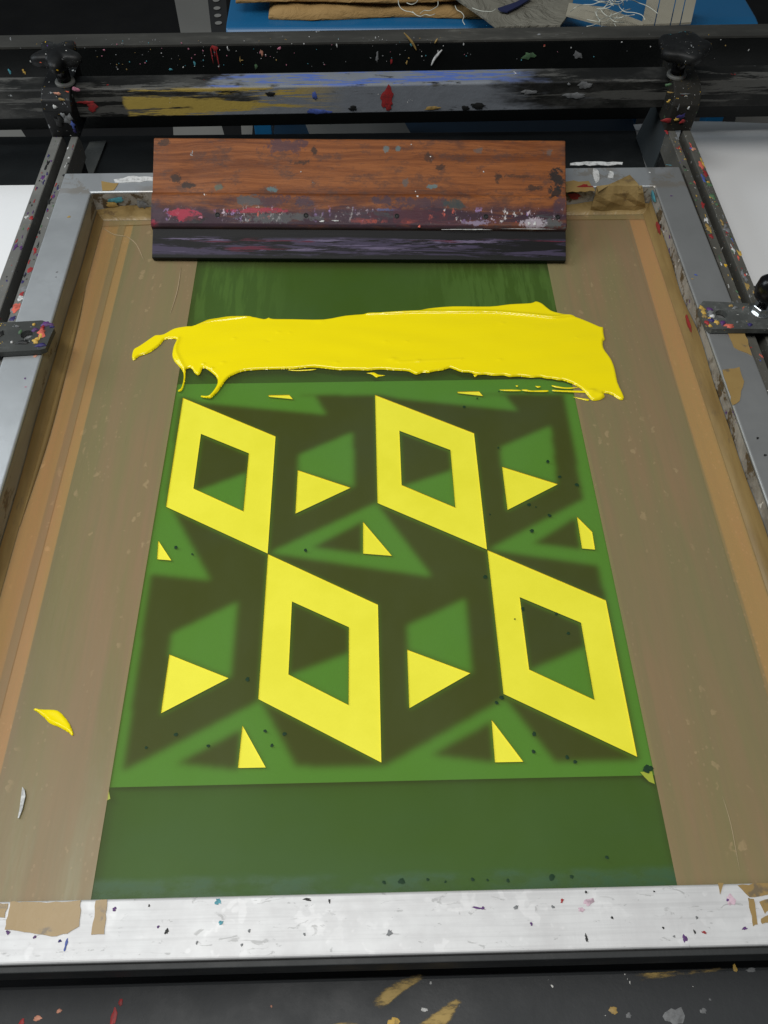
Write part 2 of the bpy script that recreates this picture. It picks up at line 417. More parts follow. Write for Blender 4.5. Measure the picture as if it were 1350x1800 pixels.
def tint_film(name, diff, tint, clear, rough, spec, extra=None):
    """a film that partly scatters (diff) and partly lets what is under it show through, tinted"""
    g = Mat(name, rough, spec=spec)
    tr = g.node('ShaderNodeBsdfTransparent'); mx = g.node('ShaderNodeMixShader')
    g.plug(mx.inputs[0], clear); g.t.links.new(g.b.outputs[0], mx.inputs[1]); g.t.links.new(tr.outputs[0], mx.inputs[2])
    g.t.links.new(mx.outputs[0], g.out.inputs[0])
    g.plug(tr.inputs[0], tint); g.set('Base Color', diff)
    if extra: extra(g, tr, mx)
    return g.m
def emulsion_extra(g, tr, mx):
    X = g.xyz()
    d = g.mix(g.thr(g.noise(5, 5, .6, g.map((1, .6, 1))), .35, .7), (.10, .14, .026), (.13, .18, .06))
    d = g.mix(g.math('MULTIPLY', g.thr(g.noise(3.5, 4, .6, g.map((.8, 1.4, 1), (9, 2, 0))), .45, .75), .5), d, (.11, .165, .095))
    d = g.mix(g.math('MULTIPLY', g.noise(700, 2, .5), .3), d, (.085, .12, .03))
    # wiped streaks of old ink towards the back, a teal residue line at the front
    n = g.noise(30, 4, .6, g.map((3.2, .35, 1)))
    ends = g.thr(g.math('ABSOLUTE', g.math('ADD', X[0], .02)), .05, .15)
    yy = g.math('MULTIPLY', g.thr(X[1], .10, .13), g.thr(g.math('ADD', X[1], g.math('MULTIPLY', g.noise(40, 3, .6, g.map((3, .1, 1))), .12)), .30, .24))
    d = g.mix(g.math('MULTIPLY', g.math('MULTIPLY', g.math('MULTIPLY', yy, ends), g.thr(n, .45, .58)), .5), d, (.2, .32, .08))
    yt = g.math('ADD', X[1], g.math('MULTIPLY', g.noise(25, 4), .006))
    teal = g.math('MULTIPLY', g.math('MULTIPLY', g.thr(yt, -.4615, -.4685), g.thr(yt, -.4815, -.4775)), g.thr(g.noise(14, 5, .65, g.map((1, 2, 1), (3, 7, 0))), .3, .62))
    d = g.mix(g.math('MULTIPLY', teal, .8), d, (.05, .12, .075))
    g.set('Base Color', d)
    g.plug(mx.inputs[0], g.thr(teal, 0, 1, .62, .35))
    g.bump(g.noise(900, 2, .5), .04, .0005)
m_film = tint_film('green_emulsion', (.16, .19, .06), (.375, .68, .23), .62, .42, .25, emulsion_extra)

def tape_extra(seed, warm):
    def f(g, tr, mx):
        band = g.noise(16, 4, .6, g.map((1.6, .12, 1), (seed, seed, 0)))
        d = g.mix(g.thr(band, .38, .62), (.36, .305, .155), (.425, .285, .165))
        n2 = g.noise(5, 5, .6, g.map((1, .5, 1), (seed + 3, 0, 0)))
        d = g.mix(g.math('MULTIPLY', g.thr(n2, .35, .7), .5), d, (.32, .285, .155))
        # small blisters where the tape has not stuck
        b = g.thr(g.vor(75, g.map((1.2, .55, 1), (seed, 0, 0), vec=g.warp(.01, 60))), .24, .17)
        patch = g.math('MULTIPLY', g.thr(g.noise(13, 3, .6, g.map((1.6, .35, 1), (seed + 1, 2, 0))), .50, .6), g.thr(g.noise(60, 3), .46, .54))
        d = g.mix(g.math('MULTIPLY', g.math('MULTIPLY', b, patch), .6), d, (.60, .44, .25))
        b2 = g.math('MULTIPLY', g.thr(g.vor(190, g.map((1.1, .7, 1), (seed + 4, 0, 0))), .22, .15), g.thr(g.noise(11, 3, .6, g.map((2.2, .3, 1), (seed + 6, 2, 0))), .5, .6))
        d = g.mix(g.math('MULTIPLY', b2, .35), d, (.58, .42, .25))
        st = g.noise(60, 3, .6, g.map((3, .06, 1), (seed, 5, 0)))
        d = g.mix(g.math('MULTIPLY', g.thr(st, .45, .7), .22), d, (.3, .265, .15))
        g.set('Base Color', d)
        g.set('Roughness', g.thr(band, .35, .65, .26, .42))
        g.bump(g.noise(14, 4, .6, g.map((2, .5, 1), (seed, 1, 0))), .25, .003)
    return f
m_tape = tint_film('brown_tape', (.42, .3, .12), (.90, .67, .25), .42, .34, .4, tape_extra(1.0, 0))
m_tapeR = tint_film('brown_tape_dull', (.42, .3, .12), (.90, .67, .25), .42, .38, .35, tape_extra(5.0, 0))
def wall_tape_material():
    g = Mat('crumpled_brown_tape', .36)
    c = g.mix(g.thr(g.noise(22, 5, .65, None, .8), .35, .68), (.2, .135, .05), (.34, .24, .10))
    c = g.mix(g.math('MULTIPLY', g.thr(g.noise(40, 5, .7, g.map((1, 1, 1), (3, 0, 0))), .57, .66), .7), c, (.13, .09, .05))
    g.set('Base Color', c); g.bump(g.noise(60, 4, .6, None, 1.5), .5, .002); return g.m
m_wtape = wall_tape_material()
def side_tape_material():
    g = Mat('smooth_brown_wall_tape', .4)
    v = g.map((3, .5, 3))
    c = g.mix(g.thr(g.noise(16, 4, .6, v), .35, .68), (.19, .125, .045), (.27, .185, .07))
    c = g.mix(g.math('MULTIPLY', g.thr(g.noise(30, 5, .7, g.map((2, .6, 2), (3, 0, 0))), .6, .68), .6), c, (.12, .085, .045))
    g.set('Base Color', c); g.bump(g.noise(30, 3, .6, g.map((2, .4, 2)), .6), .3, .0015); return g.m
m_stape = side_tape_material()
def stained_wall_material(name, tone, amt):
    g = Mat(name, .5, .3)
    c = g.mix(g.thr(g.noise(30, 5, .65), .4, .65), tone, tuple(q * .55 for q in tone))
    c = g.mix(g.thr(g.noise(28, 6, .7, g.map((1, 1, 1), (4, 0, 0))), .52, .58), c, (.10, .075, .045))
    c = g.mix(g.math('MULTIPLY', g.thr(g.noise(20, 6, .7, g.map((1, 1, 1), (8, 0, 0))), .62 - amt, .66 - amt), 1.0), c, (.2, .19, .17))
    c = g.specks(c, 45, .45, .35, [TEAL, (.2, .03, .04), PUR, GRY, (.12, .1, .08), WHT], .05, 50)
    g.set('Base Color', c); g.bump(g.noise(70, 5), .4, .0012); return g.m
def left_wall_material():
    g = Mat('tape_glue_on_wall', .5, .2)
    c = g.mix(g.thr(g.noise(20, 5, .6, g.map((1, .4, 2))), .35, .68), (.25, .235, .18), (.34, .325, .265))
    c = g.mix(g.thr(g.noise(24, 6, .7, g.map((1, .5, 1.5), (4, 0, 0))), .60, .65), c, (.12, .09, .055))
    g.set('Base Color', c); g.bump(g.noise(70, 5), .3, .001); return g.m
m_stain = stained_wall_material('ink_stained_aluminium', (.4, .39, .36), .02)
m_paper = Mat('white_paper', .75, spec=.2)
m_paper.set('Base Color', m_paper.mix(m_paper.noise(3, 4), (.80, .81, .82), (.84, .85, .86))); m_paper.bump(m_paper.noise(8, 3), .1, .002); m_paper = m_paper.m
def print_material():
    g = Mat('printed_paper', .6, spec=.15); a = g.node('ShaderNodeVertexColor'); a.layer_name = 'print'
    g.set('Base Color', a.outputs[0]); return g.m
m_print = print_material()
m_bed = Mat('grey_vacuum_bed', .6); m_bed.set('Base Color', m_bed.mix(m_bed.noise(4, 4), (.2, .21, .22), (.27, .28, .29))); m_bed = m_bed.m
m_cream = Mat('bare_polyester_mesh', .6); m_cream.set('Base Color', m_cream.mix(m_cream.noise(9, 4, .6, m_cream.map((1, .3, 1))), (.86, .56, .10), (.92, .63, .14))); m_cream = m_cream.m
def blue_material():
    g = Mat('blue_enamel', .38); g.set('Base Color', g.mix(g.noise(8, 5), (.008, .10, .24), (.012, .13, .30))); g.bump(g.noise(60, 4), .15, .001); return g.m
m_blue = blue_material()
def kraft_material():
    g = Mat('kraft_paper', .75, spec=.2)
    c = g.mix(g.noise(12, 5, .65), (.30, .18, .065), (.42, .27, .11)); g.set('Base Color', c)
    g.bump(g.noise(22, 4, .6, g.map((1, 1.5, 2)), 1.0), .8, .006); return g.m
m_kraft = kraft_material()
def grey_board(name, a, b):
    g = Mat(name, .75, spec=.2); g.set('Base Color', g.mix(g.noise(9, 5, .6), a, b)); g.bump(g.noise(40, 4), .2, .001); return g.m
m_board = grey_board('grey_board', (.16, .16, .15), (.22, .215, .2))
def cloth_material():
    g = Mat('grey_cloth', .85, spec=.1)
    c = g.mix(g.noise(14, 5, .65, None, .8), (.13, .125, .10), (.26, .25, .21)); g.set('Base Color', c)
    g.bump(g.noise(16, 4, .6, None, 1.5), 1.0, .012); return g.m
m_cloth = cloth_material()
m_card = grey_board('pale_card', (.30, .28, .22), (.40, .375, .30))
m_thread = plain('pale_thread', (.6, .62, .55), .6)
m_floor = grey_board('dark_floor', (.012, .012, .013), (.03, .03, .03))
m_speck = Mat('stencil_filler', .6, spec=.15, col=(.014, .04, .018)).m

# ------------------------------------------------------------------ setting: floor, table
fl = slab('floor', [(-3, -2, -.85), (3, -2, -.85), (3, 4, -.85), (-3, 4, -.85)], 0, m_floor); fl['kind'] = 'structure'
YAW = .0145
tb = box('table_top', -1.1, 1.1, -.50, .577, -.085, -.05, m_table, None, .002, 0)
tag(tb, 'flat black table top under the printing screen', 'table')
bed = box('vacuum_bed', -.30, .30, -.515, .29, -.046, -.0115, m_bed, None, .001)
tag(bed, 'grey bed board lying directly beneath the screen', 'bed board')
fb = thing('front_board', 'black front edge board with yellow smudges nearest the camera', 'table edge', (0, -.6, -.085))
box('board', -.8, .8, -.72, -.528, -.085, -.05, m_front, fb, .0025)

fbar = box('front_bar', -.75, .75, -.5292, -.5252, -.002, .0332, dark_metal('dark_front_bar', (.03, .032, .033), (.045, .047, .048), .4, 0, .5), None, .0006)  # dark bar covering the front face of the screen's front rail
tag(fbar, 'thin dark bar along the front rail of the screen', 'bar')
# ------------------------------------------------------------------ the screen frame
H = .037
XI0, XI1, YI0, YI1 = -.3395, .3490, -.4870, .3055
XO0, XO1, YO0, YO1 = -.3785, .3885, -.5247, .3455
scr = thing('printing_screen', 'aluminium framed printing screen with green stencil and brown tape', 'screen', (0, -.09, 0))
def frame_ring():
    prof = [(0, 0), (0, H), (1, H), (1, 0)]           # inner wall, top, outer wall of the box section
    inn = [(XI0, YI0), (XI1, YI0), (XI1, YI1), (XI0, YI1)]; out = [(XO0, YO0), (XO1, YO0), (XO1, YO1), (XO0, YO1)]
    bm = bmesh.new(); R_ = []
    for i in range(4):
        R_.append([bm.verts.new((inn[i][0] + (out[i][0] - inn[i][0]) * t, inn[i][1] + (out[i][1] - inn[i][1]) * t, z)) for t, z in prof])
    for i in range(4):
        A, B = R_[i], R_[(i + 1) % 4]
        for k in range(4): bm.faces.new((A[k], B[k], B[(k + 1) % 4], A[(k + 1) % 4]))
    bmesh.ops.recalc_face_normals(bm, faces=bm.faces)
    ed = [e for e in bm.edges if len(e.link_faces) == 2 and e.calc_face_angle() > .5]
    bmesh.ops.bevel(bm, geom=ed, offset=.0018, segments=3, affect='EDGES', profile=.5)
    return put('frame', from_bm('frame', bm), m_alu, scr)
frame_ring()

# stencil openings, measured on the film
U = .2
Wd, Sd, Hd = .4966, .2722, .6966
def pat(bx, by, pts, k=.997):
    q = [((bx + x - 1) * U, (by + y) * U) for x, y in pts]
    cx = sum(p[0] for p in q) / len(q); cy = sum(p[1] for p in q) / len(q)
    return [(cx + (x - cx) * k, cy + (y - cy) * k) for x, y in q]
OUT = [(0, 0), (Wd, -Sd), (Wd, -Sd - Hd), (0, -Hd)]
INN = [(.1197, -.2486), (.3690, -.3793), (.3680, -.7295), (.1190, -.5911)]
TRI = [(.6150, -.4902), (.8735, -.6025), (.6133, -.7490)]
bases = [(0, 0), (1, 0), (Wd, -Sd - Hd), (1 + Wd, -Sd - Hd)]
tbases = [(0, 0), (1, 0), (Wd - 1, -Sd - Hd), (Wd, -Sd - Hd)]
diamonds = [(pat(*b, OUT), pat(*b, INN, 1)) for b in bases]
simple = [pat(*b, TRI, 1) for b in tbases]
for px in ([(638, 917), (689, 977), (638, 973)], [(278, 950), (301, 985), (276, 983)], [(1014, 908), (1041, 935), (1046, 966), (1023, 964)],
           [(426, 1275), (467, 1349), (418, 1350)], [(864, 1265), (920, 1339), (870, 1340)],
           [(471.5, 694.5), (508, 694), (515, 701.5), (472.5, 697.5)], [(803.5, 688.5), (842, 687.8), (849, 696), (805, 691)]):
    simple.append([PZ(*p)[:2] for p in px])
def z3(poly, z): return [(x, y, z) for x, y in poly]
FX0, FX1 = -.2950, .3210
ZF = 0.0
film = slab('stencil_film', [(FX0, YI0, ZF), (.3130, YI0, ZF), (.3235, YI1, ZF), (FX0, YI1, ZF)], 0, m_film, scr,
            holes=[z3(d[0], ZF) for d in diamonds] + [z3(s, ZF) for s in simple])
for d in diamonds: slab('film_island', z3(d[1], ZF), 0, m_film, scr)
# film edges (the thickness of the coating round each opening) and the ink standing in the mesh
DEP = .0009
def rim(poly, parent, inward):
    n = len(poly); v = z3(poly, ZF) + z3(poly, -DEP - .0002)
    put('film_edge', mesh('film_edge', v, [(i, (i + 1) % n, n + (i + 1) % n, n + i) for i in range(n)]), m_rim, parent)
for d in diamonds:
    f = slab('stencil_opening', z3(d[0], -DEP), 0, m_fill, scr, holes=[z3(d[1], -DEP)])
    rim(d[0], f, 1); rim(d[1], f, 0)
for s in simple:
    f = slab('stencil_opening', z3(s, -DEP), 0, m_fill, scr); rim(s, f, 1)
# bare mesh outside the coating
slab('bare_mesh', [(XI0, YI0, -.0004), (FX0, YI0, -.0004), (FX0, YI1, -.0004), (XI0, YI1, -.0004)], 0, m_cream, scr)
slab('bare_mesh', [(.3130, YI0, -.0004), (XI1, YI0, -.0004), (XI1, YI1, -.0004), (.3235, YI1, -.0004)], 0, m_cream, scr)

# tape strips on the mesh, one layer above the other
def strip(x0, x1, z, mat, wob=.0004, x0t=None, x1t=None, y0=YI0, y1=YI1):
    n = 24; a = []; b = []
    for i in range(n + 1):
        t = i / n; y = y0 + (y1 - y0) * t
        a.append((x0 + ((x0t if x0t is not None else x0) - x0) * t + wob * math.sin(7 * t + x0 * 90), y, z))
        b.append((x1 + ((x1t if x1t is not None else x1) - x1) * t + .0002 * math.sin(9 * t + x1 * 50), y, z))
    return slab('tape_strip', a + b[::-1], 0, mat, scr)
strip(-.3135, -.2095, .0005, m_tape, x0t=-.3125, x1t=-.2075)
strip(-.3393, -.3065, .0010, m_tape, .0002, x1t=-.3035)
strip(.2085, .3175, .0005, m_tapeR, x0t=.2090, x1t=.3205)
strip(.3140, .3488, .0010, m_tapeR, .0003, x0t=.3195)
slab('tape_strip', [(-.339, .287, .0015), (-.26, .2905, .0015), (-.05, .288, .0015), (.2, .290, .0015), (.3485, .2885, .0015), (.3485, .3052, .0015), (-.339, .3052, .0015)], 0, m_tape, scr)
# tape running up the inside of the frame walls, ragged along its upper edge
def wall_tape(p0, p1, nrm, hfun, mat, name='wall_tape', n=60, off=.0012):
    v = []; p0 = Vector(p0); p1 = Vector(p1); nrm = Vector(nrm)
    for i in range(n + 1):
        t = i / n; p = p0.lerp(p1, t); h = hfun(t)
        v += [p + nrm * (off + .006) + Vector((0, 0, .0018)), p + nrm * (off + .001) + Vector((0, 0, .006)), p + nrm * off + Vector((0, 0, h))]
    f = []
    for i in range(n): f += [(3 * i, 3 * i + 3, 3 * i + 4, 3 * i + 1), (3 * i + 1, 3 * i + 4, 3 * i + 5, 3 * i + 2)]
    return put(name, mesh(name, v, f, True), mat, scr)
def rag(seed, base, amp):
    r = random.Random(seed); k = [(r.uniform(2, 40), r.uniform(0, 6), r.uniform(.3, 1)) for _ in range(7)]
    return lambda t: base + amp * sum(c * math.sin(a * t + b) for a, b, c in k) / 3
wall_tape((XI0, YI1 - .002, 0), (XI0, YI0, 0), (1, 0, 0), rag(1, .0125, .002), m_stape)
wall_tape((XI1, YI0, 0), (XI1, YI1 - .002, 0), (-1, 0, 0), rag(2, .019, .004), m_stape)
wall_tape((XI1, YI1, 0), (XI0, YI1, 0), (0, -1, 0), rag(4, .014, .007), m_wtape)
# old ink and glue on the wall above the tape
def wall_stain(p0, p1, nrm, z0, z1, mat):
    p0 = Vector(p0) + Vector(nrm) * .0005; p1 = Vector(p1) + Vector(nrm) * .0005
    return put('wall_stain', mesh('wall_stain', [p0 + Vector((0, 0, z0)), p1 + Vector((0, 0, z0)), p1 + Vector((0, 0, z1)), p0 + Vector((0, 0, z1))], [(0, 1, 2, 3)]), mat, scr)
wall_stain((XI1, YI1, 0), (XI0, YI1, 0), (0, -1, 0), .003, H - .0022, m_stain)
wall_stain((XI1, YI0, 0), (XI1, YI1, 0), (-1, 0, 0), .003, H - .0022, m_stain)
wall_stain((XI0, YI1, 0), (XI0, YI0, 0), (1, 0, 0), .003, H - .0022, left_wall_material())

# patches of tape folded over the rails
def patch(px, z, mat=m_wtape, th=.0004, name='tape_patch'):
    r = random.Random(len(px) * 7 + int(px[0][0])); pts = []
    for i, p in enumerate(px):
        q = px[(i + 1) % len(px)]; L = math.hypot(q[0] - p[0], q[1] - p[1]); m = max(2, int(L / 8))
        for k in range(m):
            t = k / m; j = 1.3 if k else 0
            pts.append(PZ(p[0] + (q[0] - p[0]) * t + r.uniform(-j, j), p[1] + (q[1] - p[1]) * t + r.uniform(-j, j), z))
    return slab(name, pts, th, mat, scr)
m_ptape = Mat('tan_tape_patch', .4)
_n = m_ptape.noise(35, 5, .65)
m_ptape.set('Base Color', m_ptape.mix(m_ptape.thr(m_ptape.noise(50, 4, .6, m_ptape.map((1, 1, 1), (3, 3, 0))), .58, .66), m_ptape.mix(_n, (.26, .165, .055), (.33, .225, .085)), (.16, .12, .07)))
m_ptape.bump(_n, .4, .001); m_ptape = m_ptape.m
ZT = H + .0006
patch([(18, 1585), (90, 1586), (142, 1582), (139, 1628), (118, 1641), (90, 1646), (60, 1641), (8, 1634)], ZT, m_ptape)
patch([(168, 1583), (188, 1581), (183, 1642), (160, 1643), (166, 1612)], ZT, m_ptape)
patch([(-60, 1588), (14, 1588), (8, 1613), (-60, 1616)], ZT, m_ptape)
for q in ([(1297, 1556), (1352, 1552), (1352, 1572), (1318, 1577)], [(1315, 1578), (1325, 1580), (1332, 1625), (1324, 1628)], [(1338, 1615), (1352, 1608), (1352, 1622), (1340, 1624)],
          [(1262, 1552), (1272, 1552), (1266, 1572)], [(1335, 1585), (1352, 1580), (1352, 1600), (1345, 1606)]):
    patch(q, ZT, m_ptape)
patch([(989, 318), (1035, 318), (1048, 340), (1040, 356), (992, 355)][:3] + [(1048, 322), (989, 322)][:0] + [(1046, 336), (990, 337)], ZT, m_ptape)
patch([(1278, 577), (1305, 572), (1322, 625), (1290, 610)], ZT, m_ptape)
patch([(1270, 650), (1300, 645), (1308, 670), (1300, 705), (1288, 712)], ZT, m_ptape)
patch([(178, 318), (208, 322), (200, 334), (180, 335)], ZT, m_ptape)
# big loose flap of tape folded over the back rail near the right corner
def flap():
    top = [PZ(1052, 337, H + .0015), PZ(1080, 320, H + .0018), PZ(1107, 307, H + .002), PZ(1120, 321, H + .0018), PZ(1125, 333, H + .0012)]
    bot = [PZ(1036, 368, .004), PZ(1062, 370, .003), PZ(1090, 371, .003), PZ(1115, 369, .004), PZ(1134, 364, .008)]
    rows = []
    for k in range(7):
        row = []
        for i, (p, q) in enumerate(zip(top, bot)):
            ed = np.array((p[0] * .75 + q[0] * .25, YI1 - .0016, H + .0016))
            if k <= 2: c = np.array(p) * (1 - k / 2) + ed * (k / 2)
            else:
                t = (k - 2) / 4; c = ed * (1 - t) + np.array(q) * t; c[1] = min(c[1], YI1 - .0022 - .0022 * math.sin(math.pi * t) * (1 + .8 * math.sin(i * 2.3)) - .0014 * ((i + k) % 2))
            row.append(tuple(c))
        rows.append(row)
    v = [p for r in rows for p in r]; f = [(r * 5 + i, r * 5 + i + 1, r * 5 + i + 6, r * 5 + i + 5) for r in range(6) for i in range(4)]
    return put('tape_flap', mesh('tape_flap', v, f, False), m_wtape, scr)
flap()
# white scrapes of old tape glue on the back rail
for q in ([(200, 315), (235, 309), (272, 312), (272, 318), (230, 320), (203, 321)], [(1043, 296), (1052, 300), (1054, 314), (1048, 322), (1043, 310)], [(1072, 300), (1078, 302), (1078, 312), (1068, 312)]):
    patch(q, ZT, PAINT['white'], .0003, 'glue_scrape')
patch([(1002, 287), (1040, 284), (1095, 285), (1094, 289), (1002, 290)], H + .001, PAINT['white'], .0006, 'glue_scrape')
# wrinkles standing up in the tape
m_wrk = plain('tape_wrinkle_glint', (.42, .32, .2), .3)  # paler than the tape, painting the glint along each wrinkle
def wrinkle(px, r=.0006, mat=m_wrk, z=.0008):
    pts = [PZ(a, b, z) for a, b in smooth_path([(p[0], p[1]) for p in px], 5)]
    n = len(pts); put('tape_wrinkle', tube_mesh('tape_wrinkle', pts, [r * math.sin(math.pi * (.06 + .88 * i / (n - 1))) for i in range(n)]), mat, scr)
wrinkle([(318, 470), (312, 510), (300, 550)]); wrinkle([(222, 415), (240, 430), (253, 458)]); wrinkle([(180, 400), (200, 412), (221, 415)])
wrinkle([(1270, 1400), (1285, 1450), (1300, 1530)], .0002); wrinkle([(165, 420), (158, 450), (145, 490)], .001)
# loose tape edge lifted along the left wall
lv = []
for i in range(31):
    t = i / 30; y = .17 - .33 * t; e = math.sin(math.pi * (.02 + .96 * t)) ** .6; b = .003 * e * e + .0005 * math.sin(11 * t) * e
    lv += [(XI0 + .0075, y, .0026), (XI0 + .0075 + .001 * e + b, y, .0026 + (.002 + b * .3) * e), (XI0 + .0075 + .002 * e + b * 1.15, y, .0020)]
put('tape_fold', mesh('tape_fold', lv, [(3 * i + k, 3 * i + 3 + k, 3 * i + 4 + k, 3 * i + 1 + k) for i in range(30) for k in (0, 1)], True), m_stape, scr)
# filler dots and pinholes on the stencil
sp = Splats()
for x, y, r in ((309, 962, 4), (338, 974, 2.4), (537, 967, 3.5), (816, 715, 3.5), (839, 700, 2.3), (877, 688, 2), (876, 787, 2.3), (963, 811, 4), (984, 838, 3.6), (1014, 852, 4.4), (930, 887, 4), (942, 891, 1.8), (966, 906, 4),
                (935, 933, 4.5), (861, 904, 2), (853, 1014, 4.5), (919, 1070, 3.6), (978, 1079, 3.2), (999, 1113, 3.2), (435, 1194, 4.2), (309, 1291, 3.5), (257, 1314, 2.6), (366, 1311, 3), (466, 1285, 3),
                (478, 1310, 3), (500, 1290, 3.6), (882, 1226, 4), (873, 1235, 3.4), (939, 1290, 3.8), (938, 1321, 3.4), (997, 1331, 3.4), (1011, 1339, 3.4), (905, 1088, 1.6),
                (706, 1549, 5), (752, 1546, 2.5), (783, 1550, 2), (831, 1546, 3), (857, 1547, 2), (893, 1548, 3), (970, 1542, 5), (1005, 1541, 3), (1067, 1507, 3), (675, 1551, 3), (1137, 1352, 7), (1143, 1350, 5)):
    sp.add(PZ(x, y, .0004 + (.0006 if y > 1345 and x > 1130 else 0)), (1, 0, 0), (0, 1, 0), (0, 0, 1), r * .00042, r * .00046, m_speck, .3, .0001, 12, rnd.uniform(0, 3))
sp.build('filler_specks', scr)
m_chip = plain('bare_film_chip', (.33, .38, .03), .5)
slab('film_chip', [PZ(*p, .0003) for p in ((1125, 1357), (1146, 1356), (1151, 1378), (1141, 1374), (1133, 1366))], 0, m_chip, scr)
slab('film_chip', [PZ(*p, .0003) for p in ((190, 1385), (194, 1404), (186, 1408))], 0, m_chip, scr)
# flecks of ink on the rails
sp = Splats()
for x, y, rx, ry, c in ((201, 1598, 6, 5, 'purple'), (14, 1639, 6, 5, 'purple'), (61, 1647, 4, 4, 'purple'), (105, 1654, 4, 4, 'navy'), (116, 1660, 4, 14, 'blue'), (262, 1592, 3, 3, 'black'), (278, 1629, 3.5, 3.5, 'purple'), (293, 1637, 5, 7, 'black'),
                        (383, 1585, 9, 7, 'teal'), (388, 1622, 5, 6, 'teal'), (346, 1657, 3.5, 3.5, 'grey'), (425, 1661, 3, 4, 'grey'), (540, 1581, 12, 3, 'black'), (579, 1584, 3, 5, 'black'), (438, 1636, 4, 4, 'grey'), (535, 1642, 3, 4, 'grey'),
                        (840, 1596, 16, 2.5, 'purple'), (849, 1596, 4, 4, 'purple'), (988, 1583, 4.5, 5, 'red'), (1030, 1568, 3, 4, 'black'), (1035, 1585, 14, 9, 'palepink'), (1022, 1599, 10, 5, 'palepink'), (972, 1594, 4, 4, 'grey'), (907, 1595, 8, 4, 'grey'),
                        (934, 1624, 4, 4, 'purple'), (1076, 1613, 3.5, 3.5, 'black'), (1031, 1649, 4, 9, 'black'), (1166, 1631, 3, 3, 'black'), (1204, 1650, 8, 7, 'purple'), (1221, 1638, 3, 5, 'black'), (1238, 1639, 7, 3, 'red'), (1309, 1632, 7, 4, 'purple'),
                        (1285, 1582, 10, 16, 'palepink'), (1280, 1582, 5, 4, 'purple'), (1150, 1567, 2.5, 2.5, 'black'), (1225, 1613, 4, 3, 'grey'), (1185, 1646, 3, 3, 'grey'), (685, 1640, 7, 8, 'grey'),
                        (44, 665, 5, 4, 'purple'), (45, 680, 5, 2.5, 'pink'), (62, 626, 9, 6, 'orange'), (121, 381, 9, 7, 'ochre'), (100, 478, 5, 4, 'grey'), (98, 487, 4, 3, 'grey'), (1180, 344, 6, 4, 'purple'), (1223, 483, 8, 4, 'blue'), (1217, 490, 5, 4, 'ochre'),
                        (1283, 583, 9, 3, 'pink'), (1281, 590, 3, 3, 'purple'), (1142, 303, 6, 4, 'white'), (1176, 290, 16, 2, 'teal'), (1345, 800, 6, 5, 'black'), (1332, 770, 5, 6, 'black')):
    sp.add(PZ(x, y, H + .0003), (1, 0, 0), (0, 1, 0), (0, 0, 1), rx * .00024, ry * .00025, PAINT[c], .5, .00015, 14, rnd.uniform(-.4, .4))
for x, y, rx, rz, c in ((205, 352, 16, 7, 'teal'), (1028, 330, 18, 8, 'red'), (1010, 345, 14, 7, 'red'), (196, 360, 14, 6, 'ochre'), (250, 360, 12, 9, 'grey')):
    p = PY(x, y, YI1 - .0018); sp.add(p, (1, 0, 0), (0, 0, 1), (0, -1, 0), rx * .00055, rz * .0006, PAINT[c], .4, .0004)
for x, y, c in ((1148, 345, 'teal'), (1157, 400, 'red'), (1210, 568, 'red')):
    d = ray(x, y); t = (XI1 - .002 - CAM_C[0]) / d[0]; p = CAM_C + t * d
    sp.add(tuple(p), (0, 1, 0), (0, 0, 1), (-1, 0, 0), .013, .004, PAINT[c], .3, .0004)
sp.build('ink_flecks', scr)

